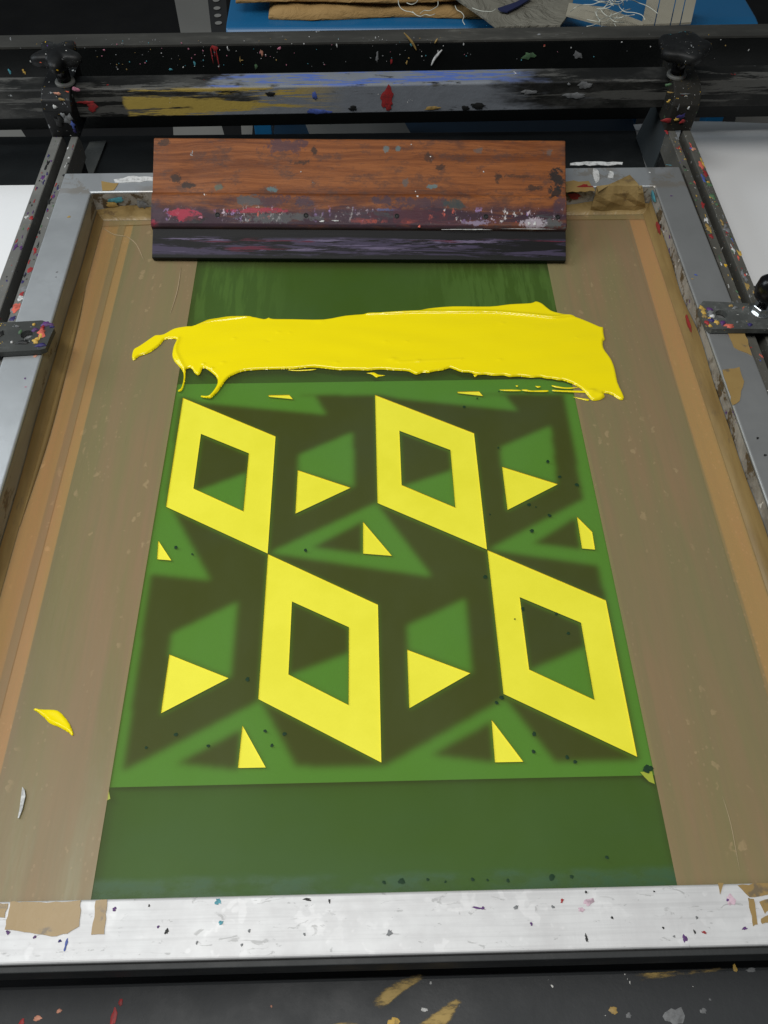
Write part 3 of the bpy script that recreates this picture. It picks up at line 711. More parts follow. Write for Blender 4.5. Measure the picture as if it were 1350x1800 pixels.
# ------------------------------------------------------------------ printed paper under the screen
def in_poly(X, Y, poly):
    r = np.zeros(X.shape, bool); n = len(poly)
    for i in range(n):
        x0, y0 = poly[i]; x1, y1 = poly[(i + 1) % n]
        c = ((y0 > Y) != (y1 > Y)) & (X < (x1 - x0) * (Y - y0) / ((y1 - y0) if y1 != y0 else 1e-9) + x0)
        r ^= c
    return r
ZP = -.0026
def blurred(a, s):
    k = np.exp(-.5 * (np.arange(-3 * s, 3 * s + 1) / s) ** 2); k /= k.sum(); p = len(k) // 2
    for ax in (0, 1):
        b = np.pad(a, [(p, p) if i == ax else (0, 0) for i in (0, 1)], 'edge'); a = sum(k[i] * np.take(b, range(i, i + a.shape[ax]), ax) for i in range(len(k)))
    return a
def printed_sheet():
    x0, x1, y0, y1 = -.2130, .2130, -.4010, .0215
    st = .00125; nx = int((x1 - x0) / st) + 1; ny = int((y1 - y0) / st) + 1
    X, Y = np.meshgrid(np.linspace(x0, x1, nx), np.linspace(y0, y1, ny))
    q = lambda px: [PZ(a, b, ZP)[:2] for a, b in px]
    dark = in_poly(X, Y, q([(316, 696), (992, 692), (1023, 862), (1052, 992), (1122, 1337), (216, 1354), (262, 1020), (290, 892)]))
    light = [[(296, 690), (554, 696), (574, 729), (355, 708)], [(640, 688), (888, 695), (910, 722), (703, 701)],
             [(526, 799), (621, 759), (622, 857), (524, 828)], [(879, 786), (968, 748), (979, 850), (883, 822)], [(303, 1113), (417, 1058), (405, 1192), (296, 1152)], [(715, 1100), (818, 1052), (829, 1184), (716, 1142)],
             [(338, 866), (436, 830), (428, 905)], [(704, 856), (800, 825), (806, 896)], [(505, 1188), (618, 1146), (618, 1245)], [(926, 1180), (1031, 1136), (1050, 1236)],
             [(472, 972), (661, 884), (760, 1014)], [(858, 966), (1034, 873), (1070, 997)], [(280, 885), (300, 890), (370, 1020), (255, 1008)],
             [(200, 1364), (458, 1231), (524, 1354)], [(670, 1350), (888, 1228), (978, 1342)]]
    back = [[(550, 962), (640, 915), (640, 974)], [(938, 955), (1014, 908), (1024, 966)], [(311, 1342), (424, 1282), (419, 1354)], [(758, 1327), (864, 1268), (872, 1341)]]
    for p in light: dark &= ~in_poly(X, Y, q(p))
    for p in back: dark |= in_poly(X, Y, q(p))
    d = blurred(dark.astype(float), 2)
    pap = np.array((.86, .85, .78)); drk = np.array((.30, .06, .10))
    c = pap[None, None] * (1 - d[..., None]) + drk[None, None] * d[..., None]
    # yellow blurred past each opening: the ink's soft glow painted onto the sheet
    yel = np.zeros(X.shape, bool)
    for do, di in diamonds: yel |= in_poly(X, Y, do) & ~in_poly(X, Y, di)
    for sp_ in simple: yel |= in_poly(X, Y, sp_)
    yy = np.clip(blurred(yel.astype(float), 1.6) * 1.15, 0, 1)[..., None]
    c = c * (1 - yy) + np.array((.86, .74, .16))[None, None] * yy
    v = np.stack([X, Y, np.full_like(X, ZP)], -1).reshape(-1, 3)
    idx = np.arange(nx * ny).reshape(ny, nx)
    f = np.stack([idx[:-1, :-1], idx[:-1, 1:], idx[1:, 1:], idx[1:, :-1]], -1).reshape(-1, 4)
    me = bpy.data.meshes.new('printed_paper'); me.vertices.add(len(v)); me.vertices.foreach_set('co', v.ravel())
    me.loops.add(f.size); me.loops.foreach_set('vertex_index', f.ravel()); me.polygons.add(len(f))
    me.polygons.foreach_set('loop_start', np.arange(0, f.size, 4)); me.polygons.foreach_set('loop_total', np.full(len(f), 4)); me.update()
    at = me.color_attributes.new('print', 'FLOAT_COLOR', 'POINT')
    at.data.foreach_set('color', np.concatenate([c.reshape(-1, 3), np.ones((nx * ny, 1))], 1).ravel())
    me.update(); me.validate()
    o = put('printed_paper', me, m_print)
    return tag(o, 'square paper with dark triangle print seen blurred through green stencil', 'print')
printed_sheet()

# ------------------------------------------------------------------ yellow ink
def ink_body(name, loops, z0, hmax, rr, parent, step=.0008, ridges=(), bumps=True):
    polys = [np.array([PZ(a, b, z0)[:2] for a, b in smooth_path(list(l) + [l[0]], 3)[:-1]]) for l in loops]
    allp = np.concatenate(polys); lo = allp.min(0) - 2 * step; hi = allp.max(0) + 2 * step
    nx = int((hi[0] - lo[0]) / step) + 1; ny = int((hi[1] - lo[1]) / step) + 1
    X, Y = np.meshgrid(lo[0] + np.arange(nx) * step, lo[1] + np.arange(ny) * step)
    inside = np.zeros(X.shape, bool); best = np.full(X.shape, 1e9); cx = X.copy(); cy = Y.copy()
    for p in polys:
        inside |= in_poly(X, Y, [tuple(a) for a in p])
        for i in range(len(p)):
            a, b = p[i], p[(i + 1) % len(p)]; ab = b - a; L = float(ab @ ab) + 1e-12
            t = np.clip(((X - a[0]) * ab[0] + (Y - a[1]) * ab[1]) / L, 0, 1)
            qx, qy = a[0] + t * ab[0], a[1] + t * ab[1]; d = (X - qx) ** 2 + (Y - qy) ** 2
            m = d < best; best[m] = d[m]; cx[m] = qx[m]; cy[m] = qy[m]
    D = np.sqrt(best); D[~inside] *= -1
    cell = np.maximum(np.maximum(D[:-1, :-1], D[1:, :-1]), np.maximum(D[:-1, 1:], D[1:, 1:])) > 0
    snap = (D < 0) | (D < .25 * step)
    VX = np.where(snap & (np.abs(D) < 1.5 * step), cx, X); VY = np.where(snap & (np.abs(D) < 1.5 * step), cy, Y)
    Dp = np.maximum(D, 0) * ~snap
    u = np.clip(Dp / rr, 0, 1); Z = hmax * np.sqrt(1 - (1 - u) ** 2)
    # knife-flattened top: lower inside than at the rolled rim, with drag marks and bubbles
    if bumps:
        rim_ = np.exp(-((Dp - rr * .9) / (rr * .9)) ** 2); Z = Z * (.95 + .05 * rim_)
        Z += u * .00025 * (np.sin(X * 21 + 3 * np.sin(Y * 60)) + .6 * np.sin(Y * 240 + 4 * np.sin(X * 18)) + .4 * np.sin(X * 70 + Y * 150))
        for bx, by, br, bh in bumps:
            p = PZ(bx, by, z0); r2 = ((X - p[0]) / 1.6) ** 2 + (Y - p[1]) ** 2; Z += u * bh * np.exp(-r2 / (br * br))
    for path, wd, hh in ridges:
        P_ = np.array([PZ(a, b, z0)[:2] for a, b in smooth_path(path, 4)]); bd = np.full(X.shape, 1e9); sd = np.zeros(X.shape)
        for i in range(len(P_) - 1):
            a, b = P_[i], P_[i + 1]; ab = b - a; t = np.clip(((X - a[0]) * ab[0] + (Y - a[1]) * ab[1]) / float(ab @ ab), 0, 1)
            dx, dy = X - a[0] - t * ab[0], Y - a[1] - t * ab[1]; d = np.hypot(dx, dy); m = d < bd; bd[m] = d[m]; sd[m] = (ab[0] * dy - ab[1] * dx)[m]
        s = np.sign(sd) * bd
        Z += u * hh * np.where(s > 0, np.exp(-(s / (wd * 2.2)) ** 2), np.exp(-(s / (wd * .5)) ** 2))
    idx = -np.ones(X.shape, int); used = np.zeros(X.shape, bool)
    for a in (0, 1):
        for b in (0, 1): used[a:ny - 1 + a, b:nx - 1 + b] |= cell
    idx[used] = np.arange(used.sum())
    v = np.stack([VX[used], VY[used], z0 + Z[used]], 1)
    f = np.stack([idx[:-1, :-1], idx[:-1, 1:], idx[1:, 1:], idx[1:, :-1]], -1)[cell]
    return put(name, mesh(name, v.tolist(), [tuple(map(int, q)) for q in f], True), m_ink, parent)

c1 = lambda l: [(220 + a / 3.068, 500 + b / 3.068) for a, b in l]
c2 = lambda l: [(640 + a / 2.8125, 500 + b / 2.8125) for a, b in l]
outline = (c1([(36, 392), (40, 368), (50, 350), (80, 333), (150, 285), (170, 276), (208, 272), (265, 242), (330, 230), (380, 226), (440, 195), (500, 184), (575, 174), (680, 177), (750, 190), (775, 182), (800, 189), (900, 190), (1070, 192), (1190, 172), (1330, 161)])
           + c2([(60, 147), (130, 142), (260, 132), (320, 121), (440, 111), (620, 112), (720, 101), (820, 96), (848, 87), (880, 98), (910, 122), (940, 139), (1035, 160), (1110, 188), (1165, 212), (1182, 214), (1184, 240), (1190, 274), (1182, 280), (1185, 320),
                 (1220, 370), (1240, 420), (1255, 490), (1280, 545), (1284, 566), (1265, 571), (1220, 545), (1182, 538), (1190, 555), (1170, 570), (1132, 575), (1112, 560), (1080, 522), (1040, 497), (985, 476), (960, 474), (930, 468), (900, 466), (870, 459), (820, 461), (760, 455),
                 (720, 458), (690, 450), (640, 452), (600, 446), (560, 447), (520, 436), (480, 433), (440, 418), (420, 414), (390, 424), (345, 430), (320, 438), (290, 436), (262, 446), (240, 440), (220, 430), (180, 427), (140, 425), (80, 421), (20, 426)])
           + c1([(1300, 464), (1230, 462), (1150, 462), (1060, 452), (1000, 448), (900, 457), (800, 458), (700, 462), (640, 468), (590, 485), (550, 510), (522, 548), (497, 582), (468, 610), (452, 614), (412, 608), (412, 602), (448, 603), (474, 578), (494, 545), (499, 520), (488, 495), (455, 467), (430, 452),
                 (414, 457), (410, 472), (395, 490), (375, 478), (360, 455), (342, 452), (327, 465), (326, 500), (319, 540), (306, 572), (288, 578), (286, 572), (300, 564), (312, 530), (316, 490), (308, 465), (288, 440), (262, 410), (254, 372), (264, 330), (277, 302), (268, 295),
                 (215, 298), (190, 325), (160, 350), (120, 374), (75, 388), (58, 404), (42, 409)]))
ink = thing('yellow_ink_ribbon', 'thick ribbon of wet yellow ink lying across the stencil', 'ink', PZ(680, 600, .0012))
bump_list = [(412, 598, .0016, .0006), (490, 587, .0018, .0005), (510, 588, .0012, .0005), (472, 601, .002, -.0004), (392, 640, .002, .0007), (358, 642, .0014, .0011), (373, 650, .0014, .001), (565, 568, .003, .0005), (690, 635, .003, .001), (735, 637, .002, .0006),
             (677, 603, .002, .0004), (715, 603, .0015, .0005), (883, 571, .002, .0004), (1013, 596, .0012, .0004), (878, 635, .002, .0005), (592, 640, .002, .0005), (1040, 690, .003, .0015), (1055, 696, .003, .001)]
ink_body('ink_body', [outline], .0012, .0024, .0028, ink, .0008,
         ridges=[(c2([(20, 156), (260, 148), (420, 147), (640, 148), (800, 160), (930, 172), (990, 168), (1040, 163)]), .0016, .0024), (c1([(380, 232), (470, 208), (600, 192), (680, 180)]), .0012, .0013),
                 (c1([(285, 300), (272, 360), (290, 410), (325, 470)]), .0013, .0012), (c2([(170, 395), (330, 388), (480, 380)]), .0012, .0007)], bumps=bump_list)
for l in (c2([(10, 438), (50, 436), (70, 446), (105, 450), (75, 455), (60, 460), (40, 446)]), c1([(870, 461), (950, 461), (1030, 456), (1000, 464), (920, 467)]), c2([(665, 521), (720, 520), (770, 522), (770, 527), (700, 527)]),
          c2([(775, 522), (800, 519), (830, 525), (905, 523), (905, 531), (840, 531), (800, 529)]), c2([(928, 498), (960, 504), (1000, 510), (1060, 508), (1020, 516), (960, 512), (930, 504)]),
          c2([(930, 521), (990, 524), (1080, 526), (1112, 535), (1060, 535), (980, 531), (935, 528)]), c2([(1030, 556), (1060, 560), (1112, 568), (1105, 575), (1070, 568)]), c2([(845, 502), (875, 504), (860, 511)]), c2([(748, 500), (762, 500), (757, 507)]), c2([(540, 446), (560, 447), (548, 458)])):
    ink_body('ink_streak', [l], .0012, .0007, .0012, ink, .0005, bumps=False)
dab = ink_body('yellow_ink_dab', [[(59, 1248), (62, 1245), (72, 1247), (97, 1248), (108, 1254), (121, 1270), (127, 1283), (129, 1291), (126, 1293), (122, 1289), (105, 1279), (88, 1272), (78, 1262), (66, 1252)]], .0012, .0015, .0028, None, .0006,
               ridges=[([(66, 1250), (90, 1268), (122, 1286)], .0008, .0006)], bumps=[(80, 1255, .002, .0002)])
tag(dab, 'small leaf shaped dab of yellow ink on the brown tape', 'ink dab')
sl = slab('glare_sliver', [PZ(*p, .0026) for p in ((39, 1383), (43, 1388), (44.5, 1399), (39, 1423), (33, 1438), (31, 1438), (34.5, 1420), (37.5, 1396))], .0008, PAINT['white'])  # white shape standing in for the glare on a tape wrinkle
tag(sl, 'thin white sliver painted as glare on a wrinkle of the brown tape', 'sliver')

# ------------------------------------------------------------------ squeegee
def squeegee():
    th = math.radians(31); yaw = -.0302
    a = PZ(268, 453, .0092); b = PZ(992, 457, .0092)
    O = Vector(((a[0] + b[0]) / 2, (a[1] + b[1]) / 2, .0092))
    ux = Vector((math.cos(yaw), math.sin(yaw), 0)); fw = Vector((-math.sin(yaw), math.cos(yaw), 0))
    v = fw * math.cos(th) + Vector((0, 0, math.sin(th))); n = ux.cross(v)
    e = bpy.data.objects.new('squeegee', None); COL.objects.link(e)
    M4 = Matrix.Identity(4)
    for i in range(3): M4[i][0], M4[i][1], M4[i][2], M4[i][3] = ux[i], v[i], n[i], O[i]
    e.matrix_world = M4
    tag(e, 'wide wooden squeegee with inky rubber blade leaning on the back rail', 'squeegee')
    K, G_, T_, P_, R_ = (.018, .018, .018), (.09, .1, .1), (.09, .2, .22), (.06, .035, .05), (.36, .03, .06)
    sm = []
    for px, py, rx, ry, c, f in ((332, 325, 11, 5, K, .85), (308, 314, 8, 8, K, .8), (386, 330, 7, 5, (.07, .14, .12), .7), (476, 333, 8, 5, T_, .7), (876, 312, 8, 8, K, .8), (980, 315, 10, 17, K, .95), (976, 336, 9, 10, K, .9), (940, 331, 12, 5, K, .75), (905, 310, 22, 3, K, .6),
                              (774, 294, 8, 5, K, .7), (756, 277, 8, 7, K, .6), (713, 323, 7, 6, G_, .7), (760, 328, 9, 3, T_, .7), (680, 262, 4, 4, T_, .6), (701, 261, 4, 4, T_, .6), (500, 256, 34, 12, P_, .75), (553, 263, 6, 6, K, .8), (530, 286, 14, 4, K, .7), (287, 250, 9, 5, K, .7),
                              (840, 264, 6, 5, G_, .6), (965, 268, 6, 5, G_, .6), (320, 376, 26, 9, R_, .9), (345, 386, 14, 6, K, .75), (268, 390, 8, 6, R_, .8), (460, 370, 50, 4, R_, .7), (277, 375, 14, 16, P_, .8), (480, 352, 40, 9, P_, .75), (440, 352, 16, 8, G_, .6), (530, 355, 18, 8, P_, .8),
                              (672, 354, 18, 10, P_, .85), (740, 356, 40, 9, P_, .8), (800, 360, 14, 8, (.04, .06, .06), .8), (675, 369, 22, 3, (.08, .12, .26), .7), (650, 388, 30, 4, (.42, .08, .05), .7), (717, 389, 12, 4, (.42, .08, .05), .7), (620, 378, 90, 12, P_, .6), (720, 380, 60, 12, (.07, .02, .03), .75), (490, 382, 60, 7, G_, .65), (830, 392, 26, 4, (.3, .25, .36), .7), (972, 393, 14, 8, G_, .8), (935, 392, 16, 7, (.45, .4, .45), .75), (985, 360, 10, 12, P_, .8)):
        off = .0037 if py > 343 else .0
        d = Vector(ray(px, py)); o0 = Vector(CAM_C); t = (O + n * off - o0).dot(n) / d.dot(n); X = o0 + d * t - O
        sm.append((X.dot(ux), X.dot(v), rx * .00068, ry * .00068, c, f))
    m_wood = wood_material(sm)
    hw = .2455
    def pr(name, prof, x0, x1, mat, r):
        o = prism(name, prof, x0, x1, mat, e, r); return o
    pr('handle_board', [(.0365, -.021), (.0345, -.004), (.0365, .0015), (.0405, .0038), (.0745, .0036), (.0768, .0030), (.0780, .0002), (.1455, .0), (.1470, -.0016), (.1470, -.0205), (.1455, -.0222), (.0400, -.0228)], -hw, hw, m_wood, .0011)
    pr('blade', [(0, -.0102), (0, -.0026), (.0008, -.0018), (.046, -.0018), (.046, -.0102)], -hw + .0012, hw - .0002, m_blade, .0005)
    for i, px in enumerate((392, 541, 694, 844, 965)):
        x = (px - 630) / 1456 * 1.02
        bm = bmesh.new()
        lathe(bm, [(.0016, .0), (.0030, .0), (.0030, .0006), (.0022, .0009), (.0014, .0002), (.0004, .0002)], (x, .0505, .0036), 14)
        put('screw', from_bm('screw', bm), PAINT['black'], e)
    s = Splats()
    ux_, vy_, nz_ = (1, 0, 0), (0, 1, 0), (0, 0, 1)
    for px, py, rx, ry, c in ((353, 382, 3, 2.5, 'pink'), (737, 398, 2.5, 2, 'coral'), (820, 403.5, 45, .7, 'white'), (940, 393, 2, 4, 'white'), (930, 393, 2, 3.5, 'white'), (930, 402.5, 36, .6, 'white'), (566, 389, 4, 1.5, 'white'), (590, 388, 7, 1, 'white'), (723, 254, 1, 1, 'white'), (529, 302, 1, 1, 'white'), (850, 302, 1.2, 1.2, 'white')):
        # place on the slanted face: intersect the measured line of sight with it
        off = .0041 if py > 343 else .0004
        d = Vector(ray(px, py)); o0 = Vector(CAM_C); t = (O + n * off - o0).dot(n) / d.dot(n); X = o0 + d * t - O
        big = rx * ry > 100
        s.add((X.dot(ux), X.dot(v), off + .0002), ux_, vy_, nz_, rx * .00066, ry * .00066, PAINT[c], .55, .00025, 16)
    s.build('ink_stains', e)
squeegee()

# ------------------------------------------------------------------ side rails with slot, end posts, star knobs, clamps
def side_rail(x0, s0, s1, x1, mat, label, skew=0.0):
    t = thing('slotted_rail', label, 'rail', ((x0 + x1) / 2, 0, -.05), 'slotted side rails of the press')
    y0, y1, zt = -.60, .445, .030
    def bar(nm, a, b, z0, z1, m):
        bm = bmesh.new(); bmesh.ops.create_cube(bm, size=1)
        for v in bm.verts:
            yy = y0 if v.co.y < 0 else y1
            v.co = Vector(((a if v.co.x < 0 else b) + skew * (yy - .1), yy, z0 if v.co.z < 0 else z1))
        bevel(bm, .0008, 1); put(nm, from_bm(nm, bm), m, t)
    bar('flange', x0, s0, -.004, zt, mat); bar('flange', s1, x1, -.004, zt, mat)
    bar('slot_floor', s0 + .0002, s1 - .0002, -.002, .014, m_slot)
    bar('web', x0 + .004, x1 - .004, -.048, -.0045, m_slot)
    return t
side_rail(-.4155, -.4025, -.3910, -.3815, m_rail, 'slotted steel rail along the left side of the frame')
side_rail(.3935, .4035, .4135, .4240, m_railR, 'ink caked slotted steel rail along the right side of the frame', .008)

def post(xc, mat, label, wl, wr):
    t = thing('rail_post', label, 'post', (xc, .45, .03), 'posts joining the rails to the cross beam')
    prism('post_block', [(.4372, .0300), (.4335, .066), (.4400, .078), (.4560, .0865), (.5150, .0865), (.5150, .0300)], xc - wl, xc + wr, mat, t, .0014)
    return t
pl = post(-.396, m_knob, 'black end post of the left rail below a star knob', .019, .018)
pr_ = post(.4085, dark_metal('ink_caked_post', (.02, .019, .016), (.07, .066, .055), .7, .4, .6, 150, fleck=[GRN, YEL, GRY, RED, GRY, WHT]), 'ink caked end post of the right rail below a star knob', .017, .018)
def star_knob(c, r, label, lobes, amp, ph, tilt, stem):
    t = thing('star_knob', label, 'knob', (c[0], c[1], .0868), 'star knobs on the cross beam')
    ax = Vector(tilt).normalized(); base = Vector((c[0], c[1], .0868))
    bm = bmesh.new(); lathe(bm, [(.0125, 0), (.0125, .002), (.0115, .0032), (.0095, .0034)], base, 24, ax); put('washer', from_bm('washer', bm), m_rail, t)
    bm = bmesh.new(); lathe(bm, [(.0085, .0034), (.0085, stem * .5), (.0105, stem)], base, 24, ax); put('stem', from_bm('stem', bm, True), m_gloss, t)
    bm = bmesh.new()
    lathe(bm, [(r * .45, stem - .004), (r * .86, stem), (r * .98, stem + .004), (r, stem + .009), (r * .95, stem + .0125), (r * .8, stem + .0145), (r * .35, stem + .0165), (r * .1, stem + .0165)], base, 60, ax, lobes, amp, ph)
    put('star_head', from_bm('star_head', bm, True), m_knob, t); return t
star_knob((-.386, .466), .0255, 'inky black star knob on the left post', 5, .27, 1.2, (.02, -.05, 1), .026)
star_knob((.398, .470), .0315, 'wide black star knob on the right post', 5, .10, .4, (-.02, -.02, 1), .027)

def clamp(px, zt, hole, label, side):
    cx = sum(PZ(*p, zt)[0] for p in px) / len(px); cy = sum(PZ(*p, zt)[1] for p in px) / len(px)
    t = thing('clamp_bar', label, 'clamp', (cx, cy, zt - .006), 'clamp bars holding the frame')
    hc = PZ(*hole, zt); ring = [(hc[0] + .0062 * math.cos(a), hc[1] + .0062 * math.sin(a), zt) for a in [i * 2 * math.pi / 24 for i in range(24)]]
    pts = [PZ(*p, zt) for p in px]
    slab('clamp_plate', pts, .006, m_clamp, t, holes=[ring])
    return t, hc
ZC = H + .0075
cl, hc = clamp([(-90, 568), (20, 566), (74, 563), (88, 568), (95, 577), (88, 592), (80, 612), (70, 615), (0, 619), (-90, 622)], ZC, (47, 588), 'ink crusted clamp bar over the left frame rail', -1)
s = Splats()
for x, y, rx, ry, c in ((82, 570, 9, 6, 'purple'), (91, 575, 4, 2, 'navy'), (73, 585, 6, 10, 'coral'), (72, 590, 3, 8, 'yellow'), (62, 600, 6, 4, 'yellow'), (66, 596, 4, 3, 'yellow'), (60, 571, 3, 2, 'yellow'), (40, 602, 10, 5, 'black'), (72, 607, 8, 4, 'navy'), (75, 577, 4, 5, 'red'), (21, 602, 2, 2, 'white'), (30, 574, 4, 2, 'grey'), (36, 584, 3, 4, 'green'), (62, 580, 5, 4, 'purple'), (0, 588, 5, 8, 'black')):
    s.add(PZ(x, y, ZC + .0002), (1, 0, 0), (0, 1, 0), (0, 0, 1), rx * .00056, ry * .0007, PAINT[c], .6, .0014, 14)
s.build('ink_crust', cl)
cr, hr = clamp([(1440, 531), (1340, 534), (1236, 529), (1229, 537), (1229, 545), (1236, 560), (1244, 574), (1252, 578), (1330, 578), (1440, 580)], ZC, (1268, 552), 'ink crusted clamp bar with nut over the right frame rail', 1)
s = Splats()
for x, y, rx, ry, c in ((1235, 545, 6, 10, 'yellow'), (1238, 556, 4, 6, 'ochre'), (1249, 550, 7, 6, 'grey'), (1250, 563, 6, 5, 'navy'), (1260, 567, 5, 5, 'yellow'), (1248, 561, 3, 4, 'yellow'), (1248, 573, 4, 3, 'yellow'), (1243, 568, 4, 6, 'red'), (1281, 573, 8, 5, 'coral'), (1270, 568, 5, 6, 'purple'), (1252, 556, 6, 3, 'white'), (1285, 538, 4, 3, 'ochre'), (1292, 541, 5, 3, 'grey'), (1296, 567, 2, 2, 'grey'), (1318, 571, 5, 3, 'navy'), (1247, 544, 5, 4, 'purple')):
    s.add(PZ(x, y, ZC + .0002), (1, 0, 0), (0, 1, 0), (0, 0, 1), rx * .00054, ry * .00064, PAINT[c], .6, .0013, 14)
s.build('ink_crust', cr)
nc = PZ(1336, 548, ZC)
bm = bmesh.new(); lathe(bm, [(.0112, 0), (.0112, .001), (.0105, .0014)], (nc[0], nc[1], ZC + .0002), 24); put('washer', from_bm('washer', bm), m_chrome, cr)
bm = bmesh.new(); lathe(bm, [(.0088, .0014), (.0094, .002), (.0094, .0078), (.0088, .0085)], (nc[0], nc[1], ZC + .0002), 6); put('hex_nut', from_bm('hex_nut', bm), m_chrome, cr)
bm = bmesh.new(); lathe(bm, [(.0048, .0085), (.0048, .016), (.0095, .0175), (.0125, .022), (.0135, .03), (.0115, .04), (.006, .045), (.001, .046)], (nc[0] + .001, nc[1], ZC + .0002), 28, Vector((-.10, .02, 1)).normalized()); put('grip', from_bm('grip', bm, True), m_gloss, cr)
bm = bmesh.new(); lathe(bm, [(.004, 0), (.004, .022)], (nc[0] + .001, nc[1], H - .006), 12); put('bolt', from_bm('bolt', bm), m_chrome, cr)

rails = [o for o in COL.objects if o.name.startswith('slotted_rail')]
for o, segs, pal in ((rails[0], ((-.4155, -.4025), (-.391, -.3815)), ('grey', 'black', 'purple', 'red', 'white', 'green', 'black', 'navy', 'grey')), (rails[1], ((.394, .4035), (.414, .424)), ('red', 'yellow', 'green', 'coral', 'white', 'grey', 'blue', 'ochre', 'black', 'green'))):
    s = Splats()
    for _ in range(90):
        a, b = rnd.choice(segs); y = rnd.uniform(-.02, .43) ; x = rnd.uniform(a + .001, b - .001) + (.008 * (y - .1) if a > 0 else 0); r = rnd.choice((.0006, .0008, .001, .0012, .002))
        s.add((x, y, .0302), (1, 0, 0), (0, 1, 0), (0, 0, 1), r, r * rnd.uniform(.8, 4.5), PAINT[rnd.choice(pal)], .8, .0003, 11)
    if o is rails[0]:
        for x, y, rx, ry, c in ((28, 541, 7, 11, 'coral'), (36, 524, 6, 5, 'white'), (55, 383, 4, 5, 'red'), (22, 560, 5, 5, 'navy'), (53, 474, 5, 6, 'red'), (42, 508, 7, 6, 'grey')): s.add(PZ(x, y, .0303), (1, 0, 0), (0, 1, 0), (0, 0, 1), rx * .0006, ry * .0008, PAINT[c], .4, .0005)
    else:
        for x, y, rx, ry, c in ((1178, 222, 8, 5, 'red'), (1200, 212, 7, 5, 'red'), (1232, 290, 5, 10, 'coral'), (1240, 305, 5, 8, 'red'), (1253, 345, 5, 10, 'green'), (1278, 404, 7, 6, 'grey'), (1250, 415, 5, 5, 'red'), (1245, 400, 5, 8, 'ochre'), (1172, 232, 4, 6, 'red'), (1219, 262, 5, 4, 'orange'), (1245, 320, 3, 3, 'yellow')): s.add(PZ(x, y, .0303), (1, 0, 0), (0, 1, 0), (0, 0, 1), rx * .0006, ry * .0008, PAINT[c], .6, .0006)
    s.build('paint_crust', o)
for o, ls in ((pl, ((98, 172, 6, 3, 'orange'), (130, 166, 6, 5, 'pink'), (106, 180, 5, 3, 'ochre'), (111, 203, 4, 6, 'grey'), (128, 222, 4, 8, 'blue'), (131, 232, 3, 5, 'navy'), (95, 190, 3, 5, 'white'), (120, 210, 8, 10, 'grey'), (104, 215, 7, 12, 'black'))),
              (pr_, ((1176, 180, 3, 3.5, 'yellow'), (1178, 158, 5, 4, 'green'), (1205, 170, 8, 1, 'grey'), (1192, 190, 1, 8, 'grey'), (1197, 206, 8, 6, 'navy'), (1190, 211, 6, 3, 'yellow'), (1172, 213, 8, 6, 'red'), (1200, 215, 6, 4, 'red'), (1210, 190, 2, 3, 'white'), (1180, 168, 6, 1.5, 'ochre')))):
    s = Splats()
    for x, y, rx, ry, c in ls:
        p = PY(x, y, .4325); s.add((p[0], p[1] - .0003 + (max(0, p[2] - .066) * .55 if p[2] > .066 else (.066 - p[2]) * .103), p[2]), (1, 0, 0), (0, -.1, 1), (0, -1, 0), rx * .0007, ry * .0007, PAINT[c], .6, .0009, 12)
    s.build('paint_crust', o)
# ------------------------------------------------------------------ cross beam and rear bar
bt = thing('cross_beam', 'paint smeared dark cross beam behind the squeegee', 'beam', (0, .47, .04))
prism('beam', [(.4640, .0440), (.4640, .0795), (.4660, .0815), (.4970, .0815), (.4970, .0440)], -1.0, 1.0, m_beam, bt, .001, yaw=YAW)
s = Splats()
by = lambda x, y: PY(x, y, .4628 + .0145 * PY(x, y, .463)[0])
for x, y, rx, ry, c in ((680, 172, 12, 17, 'red'), (683, 186, 7, 8, 'red'), (162, 188, 8, 9, 'red'), (152, 180, 14, 3, 'red'), (1000, 148, 3, 2, 'grey'), (553, 168, 4, 7, 'blue'), (560, 196, 24, 4, 'blue'), (1028, 150, 12, 6, 'grey'), (930, 162, 14, 4, 'grey'), (840, 186, 14, 5, 'black'), (818, 190, 8, 4, 'black'), (760, 190, 14, 3, 'ochre'), (475, 165, 10, 3, 'black'), (620, 190, 8, 4, 'black'), (1010, 168, 20, 5, 'grey')):
    s.add(by(x, y), (1, 0, 0), (0, 0, 1), (0, -1, 0), rx * .0007, ry * .0008, PAINT[c], .35, .0004, 18)
s.build('paint_splats', bt)
rt = thing('rear_bar', 'black angle bar with pale top flange and paint flecks at the back', 'bar', (0, .56, .03))
box('face', -1.0, 1.0, .549, .553, -.02, .0905, m_rear, rt, .0005, YAW)
box('flange', -1.0, 1.0, .5485, .580, .0910, .0950, m_flange, rt, .0008, YAW)
s = Splats()
ry_ = lambda x, y: PY(x, y, .5480 + .0145 * PY(x, y, .55)[0])
